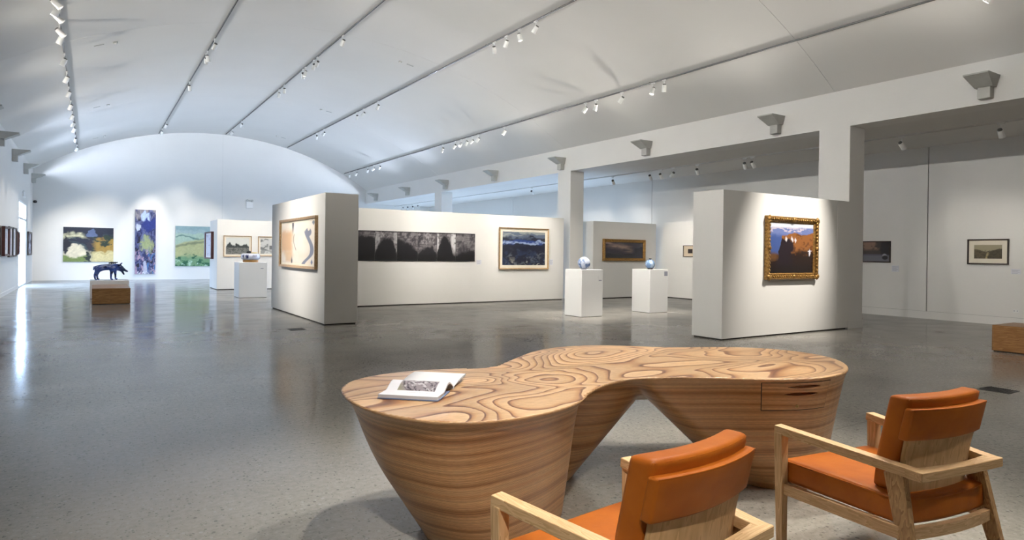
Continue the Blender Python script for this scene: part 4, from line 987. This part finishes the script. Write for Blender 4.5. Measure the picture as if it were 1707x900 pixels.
kh.rotation_euler = Vector((math.cos(a), math.sin(a), 0)).to_track_quat('Z', 'Y').to_euler()

# ------------------------------------------------------------------ open book on the table
BK = thing('open_book', 'large open picture book lying on the left end of the table', 'book', (1.566, 3.265, T_H+0.001), math.atan2(0.737, 0.675))
def bent_page(w, x0, d, prof, thick, name, mat, parent, fn=None, nx=40, ny=40):
    # prof(t) -> (x, z) of the upper face along the page width
    us = np.linspace(0, 1, nx+1); vs = np.linspace(0, 1, ny+1); verts = []; cols = []
    for v in vs:
        for u in us:
            x, z = prof(u); verts.append((x, (v-0.5)*d, z))
    faces = [(j*(nx+1)+i, j*(nx+1)+i+1, (j+1)*(nx+1)+i+1, (j+1)*(nx+1)+i) for j in range(ny) for i in range(nx)]
    nb = len(verts)
    for v in (0, 1):
        for u in us:
            x, z = prof(u); verts.append((x, (v-0.5)*d, z-thick(u)))
    for i in range(nx):
        faces.append((nb+i, nb+i+1, i+1, i)); faces.append((nb+nx+1+i+1, nb+nx+1+i, ny*(nx+1)+i, ny*(nx+1)+i+1)); faces.append((nb+i, nb+nx+1+i, nb+nx+2+i, nb+i+1))
    faces.append((nb, nb+nx+1) + tuple(j*(nx+1) for j in range(ny, -1, -1))[0:0] + (ny*(nx+1), 0))
    faces.append((nb+nx, nx, ny*(nx+1)+nx, nb+2*nx+1))
    m = bpy.data.meshes.new(name); m.from_pydata(verts, [], faces); m.update(); m.materials.append(mat)
    for p in m.polygons[:nx*ny]: p.use_smooth = True
    if fn is not None:
        U, Vv = np.meshgrid(us, vs); c = np.clip(fn(U, Vv), 0, 1).reshape(-1, 3); at = m.color_attributes.new('paint', 'FLOAT_COLOR', 'POINT')
        data = np.ones((len(verts), 4)); data[:nb, :3] = c; data[nb:, :3] = C(232, 233, 240); at.data.foreach_set('color', data.ravel())
    return link(name, m, parent)
def left_print(u, v):
    c = base(u, C(236, 238, 246)); iu = (u-0.36)/0.56; iv = (v-0.15)/0.66
    ph = p_photo(np.clip(1-iv, 0, 1), np.clip(iu, 0, 1)); m = ((iu > 0) & (iu < 1) & (iv > 0) & (iv < 1))[..., None]
    c = np.where(m, ph, c)
    return lay(c, ((abs(u-0.24) < 0.008) & (v > 0.2) & (v < 0.6) & (fbm(v*60, u*3, 4) > 0.45))*0.7, C(130, 132, 140))
pw, ph_ = 0.32, 0.315
def first_page(u):       # lies flat at the outer edge, humps up and dives into the spine
    h = math.sin(PI*min(1, max(0, (u-0.35)/0.65)))**1.3
    return (-pw*(1-u), 0.022 + 0.034*h - 0.010*u**6)
def second_page(u, W=0.30, L=0.036): return (W*u, 0.012 + L*math.sin(u*PI*0.62)**1.1)
bent_page(pw, -pw, ph_, first_page, lambda u: 0.016*(1-u)**0.7 + 0.003, 'first_page', print_mat(0.35, 'printed_page'), BK, left_print, 70, 60)
part('cover', bevel(box(-pw*1.01, -pw*0.30, -ph_/2-0.003, ph_/2+0.003, 0.0, 0.006), 0.001, 1), M['cover_blue'], BK)
for k, (L, W) in enumerate(((0.020, 0.29), (0.015, 0.285), (0.010, 0.28))):
    bent_page(W, 0, ph_, lambda u, L=L, W=W: second_page(u, W, L), lambda u: 0.002, 'second_page', M['paper'], BK, None, 24, 4)
part('spine', box(-0.012, 0.012, -ph_/2, ph_/2, 0.0, 0.012), M['paper'], BK)

# ------------------------------------------------------------------ armchairs
def curve_back(x, y, z):       # lean and wrap of the chair back: z up the back, y thickness
    t = (z-0.60); yy = y - 0.264 - (0.22 if t > 0 else 0.10)*t + 0.55*x*x
    return (x, yy, z)
def back_pad(hw, y0, y1, z0, z1, r, seg=3, nx=12, nz=6, taper=0.0, corner=None):
    bm = box(-hw, hw, y0, y1, z0, z1)
    if corner:
        es = [e for e in bm.edges if abs(e.verts[0].co.y-e.verts[1].co.y) > 1e-6 and min(e.verts[0].co.z, e.verts[1].co.z) < z0+1e-6]
        bmesh.ops.bevel(bm, geom=es, offset=corner, segments=6, affect='EDGES', profile=0.5)
    if r: bmesh.ops.bevel(bm, geom=list(bm.edges), offset=r, segments=seg, affect='EDGES', profile=0.55, clamp_overlap=True)
    cuts(bm, 0, -hw, hw, nx); cuts(bm, 2, z0, z1, nz)
    if taper: deform(bm, lambda x, y, z: (x*(1-taper*(z1-z)/(z1-z0)), y, z))
    return deform(bm, curve_back)
def make_chair(label):
    t = thing('armchair', label, 'armchair', (0, 0, 0), 0, 'oak and leather armchairs at the table')
    for s in (-1, 1):
        a = part('arm', bevel(bar((s*0.355, 0.362, 0.600), (s*0.262, -0.335, 0.560), 0.056, 0.042, 0.056, 0.042), 0.004, 2), M['oak_y'], t)
        part('leg', bevel(bar((s*0.357, 0.336, 0.585), (s*0.352, 0.328, 0.0), 0.050, 0.052, 0.036, 0.040), 0.004, 2), M['oak_z'], t)
        part('leg', bevel(bar((s*0.278, -0.235, 0.548), (s*0.318, -0.375, 0.0), 0.036, 0.092, 0.030, 0.048), 0.004, 2), M['oak_fig'], t)
        part('seat_rail', bevel(bar((s*0.348, 0.32, 0.297), (s*0.302, -0.280, 0.297), 0.030, 0.056, 0.030, 0.056), 0.003, 1), M['oak_y'], t)
    part('seat_rail', bevel(bar((-0.345, 0.322, 0.297), (0.345, 0.322, 0.297), 0.052, 0.028, 0.052, 0.028, side=(0, 0, 1)), 0.003, 1), M['oak_x'], t)
    # curved rear stretcher under the seat
    pts = [(-0.305+0.61*i/10, -0.300-0.03*(1-(2*i/10-1)**2)) for i in range(11)]
    part('stretcher', sweep([[Vector((x, y-0.014, z)) for z in (0.275, 0.325)] + [Vector((x, y+0.014, z)) for z in (0.325, 0.275)] for x, y in pts]), M['oak_x'], t)
    # rear bow joining the arms: straight outside, hollowed inside
    rings = []
    for i in range(17):
        u = -1+2*i/16; x = u*0.291; ins = -0.292 - 0.030*(1-u*u); out = -0.364 - 0.006*(1-u*u)
        rings.append([Vector((x, out, 0.5385)), Vector((x, out, 0.581)), Vector((x, ins, 0.581)), Vector((x, ins, 0.5385))])
    part('back_rail', bevel(sweep(rings), 0.003, 1), M['oak_x'], t)
    # seat cushion
    bm = box(-0.332, 0.332, -0.285, 0.352, 0.325, 0.442); bevel(bm, 0.022, 3); cuts(bm, 0, -0.332, 0.332, 8); cuts(bm, 1, -0.285, 0.352, 8)
    def seat(x, y, z):
        k = 1-0.10*(0.352-y)/0.64; f = max(0, 1-(x/0.34)**2)*max(0, 1-((y-0.03)/0.33)**2)
        return (x*k, y - (0.030-0.28*x*x)*min(1, max(0, (-0.08-y)/0.20)), z + (0.016*f if z > 0.38 else 0))
    part('seat_cushion', deform(bm, seat), M['leather'], t, True)
    pip = []
    for x, y in [(-0.318, 0.338), (0.318, 0.338), (0.318, -0.27), (-0.318, -0.27)]: pip.append((x, y))
    loop = []
    for (x0, y0), (x1, y1) in zip(pip, pip[1:]+pip[:1]):
        for i in range(8): loop.append((x0+(x1-x0)*i/8, y0+(y1-y0)*i/8))
    loop.append(loop[0])
    part('piping', deform(tube([(x*1.035, y+(0.010 if y > 0.3 else -0.010 if y < -0.26 else 0), 0.4335) for x, y in loop], 0.0042, 6), lambda x, y, z: (x*(1-0.10*(0.352-y)/0.64), y - (0.030-0.28*x*x)*min(1, max(0, (-0.08-y)/0.20)), z)), M['leather'], t, True)
    # back: plywood shell, leather sleeve, cushion
    part('back_shell', back_pad(0.252, -0.012, 0.0, 0.436, 0.80, 0.003, 1, 14, 8, 0.05, 0.05), M['oak_ply'], t, ang=40)
    part('back_sleeve', back_pad(0.266, -0.030, 0.014, 0.690, 0.838, 0.010, 3, 14, 4), M['leather'], t, True)
    def cush(x, y, z):
        f = max(0, 1-(x/0.262)**2)*max(0, 1-((z-0.66)/0.22)**2)
        return curve_back(x, y+(0.02*f if y > 0.06 else 0), z)
    bm = box(-0.262, 0.262, 0.006, 0.105, 0.445, 0.885); bmesh.ops.bevel(bm, geom=list(bm.edges), offset=0.026, segments=4, affect='EDGES', profile=0.55); cuts(bm, 0, -0.262, 0.262, 12); cuts(bm, 2, 0.445, 0.885, 8)
    part('back_cushion', deform(bm, cush), M['leather'], t, True)
    for yy in (0.014, 0.097):
        lp_ = []
        for (x0, z0), (x1, z1) in zip([(-0.250, 0.457), (0.250, 0.457), (0.250, 0.873), (-0.250, 0.873)], [(0.250, 0.457), (0.250, 0.873), (-0.250, 0.873), (-0.250, 0.457)]):
            for i in range(10): lp_.append((x0+(x1-x0)*i/10, yy, z0+(z1-z0)*i/10))
        lp_.append(lp_[0])
        part('piping', deform(tube(lp_, 0.0045, 6), curve_back), M['leather'], t, True)
    sl = [(-0.262+0.524*i/12, -0.026, 0.834) for i in range(13)]
    part('piping', deform(tube(sl, 0.004, 6), curve_back), M['leather'], t, True)
    return t
ch = make_chair('oak armchair with tan leather cushions, its left arm, rear legs and seat in full view')
ch.location = (3.328, 1.668, 0); ch.rotation_euler = (0, 0, R(-8.66))
dup(ch, (1.643, 1.690, 0), R(5.83), 'oak armchair with tan leather cushions cut off by the bottom edge of the photo')

# ------------------------------------------------------------------ benches, plinths, ceramics, sculpture
def bench(label, x0, x1, y0, y1, h):
    t = thing('bench', label, 'bench', ((x0+x1)/2, (y0+y1)/2, 0)); a, b = (x1-x0)/2, (y1-y0)/2
    part('base', box(-a+0.02, a-0.02, -b+0.02, b-0.02, 0, 0.02), M['gap'], t)
    for s in (-1, 1):
        part('end_panel', bevel(box(-a, a, s*b-0.02 if s > 0 else -b, b if s > 0 else -b+0.02, 0.015, h-0.02), 0.002, 1), M['bench_wood'], t)
        part('side_panel', bevel(box(s*a-0.02 if s > 0 else -a, a if s > 0 else -a+0.02, -b+0.021, b-0.021, 0.015, h-0.02), 0.002, 1), M['bench_wood'], t)
    part('top', bevel(box(-a, a, -b, b, h-0.0195, h), 0.003, 1), M['bench_top'], t)
bench('low wooden block bench in front of the horned animal sculpture', 0.02, 0.905, 20.45, 22.6, 0.43)
bench('low wooden block bench cut off by the right edge of the photo', 12.41, 13.25, 2.3, 4.59, 0.43)
def plinth(label, x, y, s, h, d=None, tagpos=None):
    d = d or s
    t = thing('plinth', label, 'plinth', (x+s/2, y+d/2, 0))
    part('foot', box(-s/2+0.015, s/2-0.015, -d/2+0.015, d/2-0.015, 0, 0.012), M['gap'], t)
    part('body', bevel(box(-s/2, s/2, -d/2, d/2, 0.008, h), 0.004, 1), M['white'], t)
    if tagpos:
        part('caption_card', box(tagpos[0]-0.06, tagpos[0]+0.06, -d/2-0.004, -d/2, tagpos[1]-0.06, tagpos[1]+0.06), M[tagpos[2]], t)
        part('caption_print', box(tagpos[0]-0.045, tagpos[0]+0.045, -d/2-0.0046, -d/2-0.003, tagpos[1]-0.055, tagpos[1]-0.035), M['print_grey'], t)
plinth('white square plinth carrying the blue and white globe vase', 9.8, 12.0, 0.66, 1.135, None, (0.24, 0.92, 'white'))
plinth('white square plinth carrying the pale vase with a dark neck', 12.14, 12.09, 0.66, 1.13, None, (0.25, 1.02, 'print_grey'))
plinth('white plinth carrying the striped blue and white bowl', 3.88, 21.6, 0.84, 1.12, None, (0.26, 0.97, 'white'))
plinth('low white plinth carrying the horned animal sculpture behind the bench', -0.03, 22.8, 1.0, 0.535)

def glazed(bm, name, fn, parent):
    me = mesh_of(bm, name, M['glaze'], True); n = len(me.vertices)
    co = np.empty(n*3); me.vertices.foreach_get('co', co); co = co.reshape(-1, 3)
    c = np.ones((n, 4)); c[:, :3] = np.clip(fn(co), 0, 1); at = me.color_attributes.new('paint', 'FLOAT_COLOR', 'POINT'); at.data.foreach_set('color', c.ravel())
    return link(name, me, parent)
def splash(seed, body, blue, dark, thr):
    def f(co):
        a = np.arctan2(co[:, 1], co[:, 0]); n = fbm(a*1.6+10, co[:, 2]*9+3, seed); m = fbm(a*4+10, co[:, 2]*26+3, seed+4)
        c = np.ones((len(co), 3))*body; k = ss(thr, thr+0.08, n)[:, None]; c = c*(1-k)+blue*k; k = ss(0.64, 0.72, m)[:, None]*ss(thr-0.06, thr+0.06, n)[:, None]; return c*(1-k)+dark*k
    return f
def sphere_prof(r, z0, a0, a1, n=36): return [(r*math.sin(a0+(a1-a0)*i/n), z0 - r*math.cos(a0+(a1-a0)*i/n)) for i in range(n+1)]
v = thing('globe_vase', 'round white vase splashed with blue on the nearer left plinth', 'vase', (10.13, 12.33, 1.135))
glazed(lathe(sphere_prof(0.155, 0.152, 0.42, PI-0.16), 64), 'body', splash(5, C(206, 214, 232), C(108, 132, 176), C(40, 48, 70), 0.54), v)
part('foot', lathe([(0.05, 0), (0.062, 0.0), (0.064, 0.012), (0.05, 0.016)], 32), M['black'], v, True)
part('rim', lathe([(0.018, 0.300), (0.028, 0.303), (0.026, 0.310), (0.018, 0.310)], 24), M['white'], v, True)
v = thing('globe_vase', 'round pale blue vase with a dark neck on the plinth nearer the lit right wall', 'vase', (12.47, 12.42, 1.13))
glazed(lathe(sphere_prof(0.128, 0.134, 0.40, PI-0.22), 64), 'body', splash(15, C(176, 196, 220), C(120, 150, 190), C(60, 76, 104), 0.52), v)
part('foot', lathe([(0.055, 0), (0.062, 0.0), (0.086, 0.036), (0.05, 0.03)], 32), M['black'], v, True)
part('neck', lathe([(0.024, 0.250), (0.030, 0.262), (0.040, 0.285), (0.034, 0.290), (0.022, 0.285)], 24), M['black'], v, True)
v = thing('covered_bowl', 'wide white bowl with blue strokes on a brown base, dark knob on top', 'bowl', (4.29, 22.02, 1.12))
glazed(lathe([(0.20, 0.075), (0.262, 0.09), (0.285, 0.14), (0.287, 0.20), (0.275, 0.255), (0.24, 0.275), (0.0, 0.280)], 72), 'body',
       lambda co: (lambda a: np.where(((fbm(a*5+20, co[:, 2]*5, 7) > 0.56) & (co[:, 2] < 0.25) & (co[:, 2] > 0.10))[:, None], C(40, 50, 110), C(222, 226, 240)))(np.arctan2(co[:, 1], co[:, 0])), v)
M['ochre'] = plain('ochre_glaze', (0.58, 0.28, 0.07), 0.4, var=0.2); M['yellow'] = plain('yellow_glaze', (0.72, 0.60, 0.20), 0.4)
part('base', lathe([(0.22, 0.0), (0.235, 0.02), (0.235, 0.06), (0.205, 0.08)], 48), M['ochre'], v, True)
part('knob', lathe([(0.05, 0.278), (0.075, 0.30), (0.07, 0.34), (0.03, 0.365), (0, 0.368)], 24), M['black'], v, True, loc=(-0.05, 0.0, 0))
part('lid_ring', lathe([(0.06, 0.278), (0.10, 0.28), (0.10, 0.315), (0.06, 0.315)], 24), M['yellow'], v, True, loc=(0.11, -0.03, 0))

# horned animal sculpture, one continuous skin grown over a skeleton
SK = []; ED = []
def joint(p, r, parent=None):
    SK.append((p, r)); i = len(SK)-1
    if parent is not None: ED.append((parent, i))
    return i
hip = joint((-0.30, 0, 0.41), (0.105, 0.115)); mid = joint((-0.10, 0, 0.40), (0.105, 0.10), hip); sh = joint((0.10, 0, 0.43), (0.12, 0.12), mid); nk = joint((0.21, 0, 0.415), (0.085, 0.10), sh)
hd = joint((0.30, 0, 0.37), (0.075, 0.085), nk); mz = joint((0.38, 0, 0.305), (0.050, 0.045), hd); ns = joint((0.49, 0, 0.250), (0.026, 0.024), mz)
j1 = joint((0.33, 0, 0.275), (0.045, 0.04), hd); j2 = joint((0.385, 0, 0.155), (0.022, 0.022), j1)
tl = joint((-0.395, 0, 0.42), (0.03, 0.03), hip); joint((-0.415, 0, 0.30), (0.014, 0.014), tl)
for s in (-1, 1):
    k = joint((-0.31+0.015*s, s*0.075, 0.27), (0.062, 0.062), hip); h_ = joint((-0.355+0.03*s, s*0.085, 0.15), (0.032, 0.032), k); f_ = joint((-0.335+0.03*s, s*0.085, 0.03), (0.026, 0.026), h_); joint((-0.285+0.03*s, s*0.085, 0.018), (0.026, 0.017), f_)
    k = joint((0.10+0.045*s, s*0.08, 0.27), (0.052, 0.052), sh); h_ = joint((0.095+0.06*s, s*0.085, 0.15), (0.030, 0.030), k); f_ = joint((0.10+0.06*s, s*0.085, 0.03), (0.026, 0.026), h_); joint((0.155+0.06*s, s*0.085, 0.018), (0.027, 0.017), f_)
    e = joint((0.255, s*0.06, 0.45), (0.028, 0.028), hd); joint((0.33, s*0.11, 0.53), (0.012, 0.012), e)
me = bpy.data.meshes.new('skeleton'); me.from_pydata([p for p, _ in SK], ED, []); me.update()
tmp = bpy.data.objects.new('skeleton', me); COL.objects.link(tmp)
md_ = tmp.modifiers.new('skin', 'SKIN')
for i, (_, r) in enumerate(SK): me.skin_vertices[0].data[i].radius = r
me.skin_vertices[0].data[0].use_root = True
ssf = tmp.modifiers.new('sub', 'SUBSURF'); ssf.levels = 2; ssf.render_levels = 2
dg = bpy.context.evaluated_depsgraph_get(); em = bpy.data.meshes.new_from_object(tmp.evaluated_get(dg)); bpy.data.objects.remove(tmp)
for p in em.polygons: p.use_smooth = True
em.materials.clear(); em.materials.append(M['glaze'])
n = len(em.vertices); co = np.empty(n*3); em.vertices.foreach_get('co', co); co = co.reshape(-1, 3)
zmin = co[:, 2].min(); 
q = fbm(co[:, 0]*9+5, co[:, 2]*11+co[:, 1]*7+3, 3); q2 = fbm(co[:, 0]*22+5, co[:, 2]*24+co[:, 1]*15+9, 8)
cc = np.ones((n, 4)); c3 = np.ones((n, 3))*C(52, 74, 138); k = ss(0.50, 0.62, q)[:, None]; c3 = c3*(1-k)+C(30, 34, 58)*k; k = (ss(0.54, 0.66, q2)*ss(0.30, 0.46, co[:, 2]))[:, None]; c3 = c3*(1-k)+C(160, 172, 206)*k
k = ss(0.2, 0.34, co[:, 0])[:, None]*0.75; c3 = c3*(1-k)+C(22, 24, 38)*k; cc[:, :3] = c3
at = em.color_attributes.new('paint', 'FLOAT_COLOR', 'POINT'); at.data.foreach_set('color', cc.ravel())
an = thing('animal_sculpture', 'dark blue horned animal sculpture with open jaws on the low white plinth', 'sculpture', (0.47, 23.3, 0.535-zmin))
link('body', em, an)
bm = bmesh.new()
for k_ in range(4): tube([(-0.02+0.05*k_, 0.02*(-1)**k_, 0.515), (0.05+0.05*k_, 0.05*(-1)**k_, 0.545), (0.13+0.03*k_, 0.03*(-1)**k_, 0.535)], [0.02, 0.016, 0.006], 8, bm)
part('bristles', bm, M['black'], an, True)
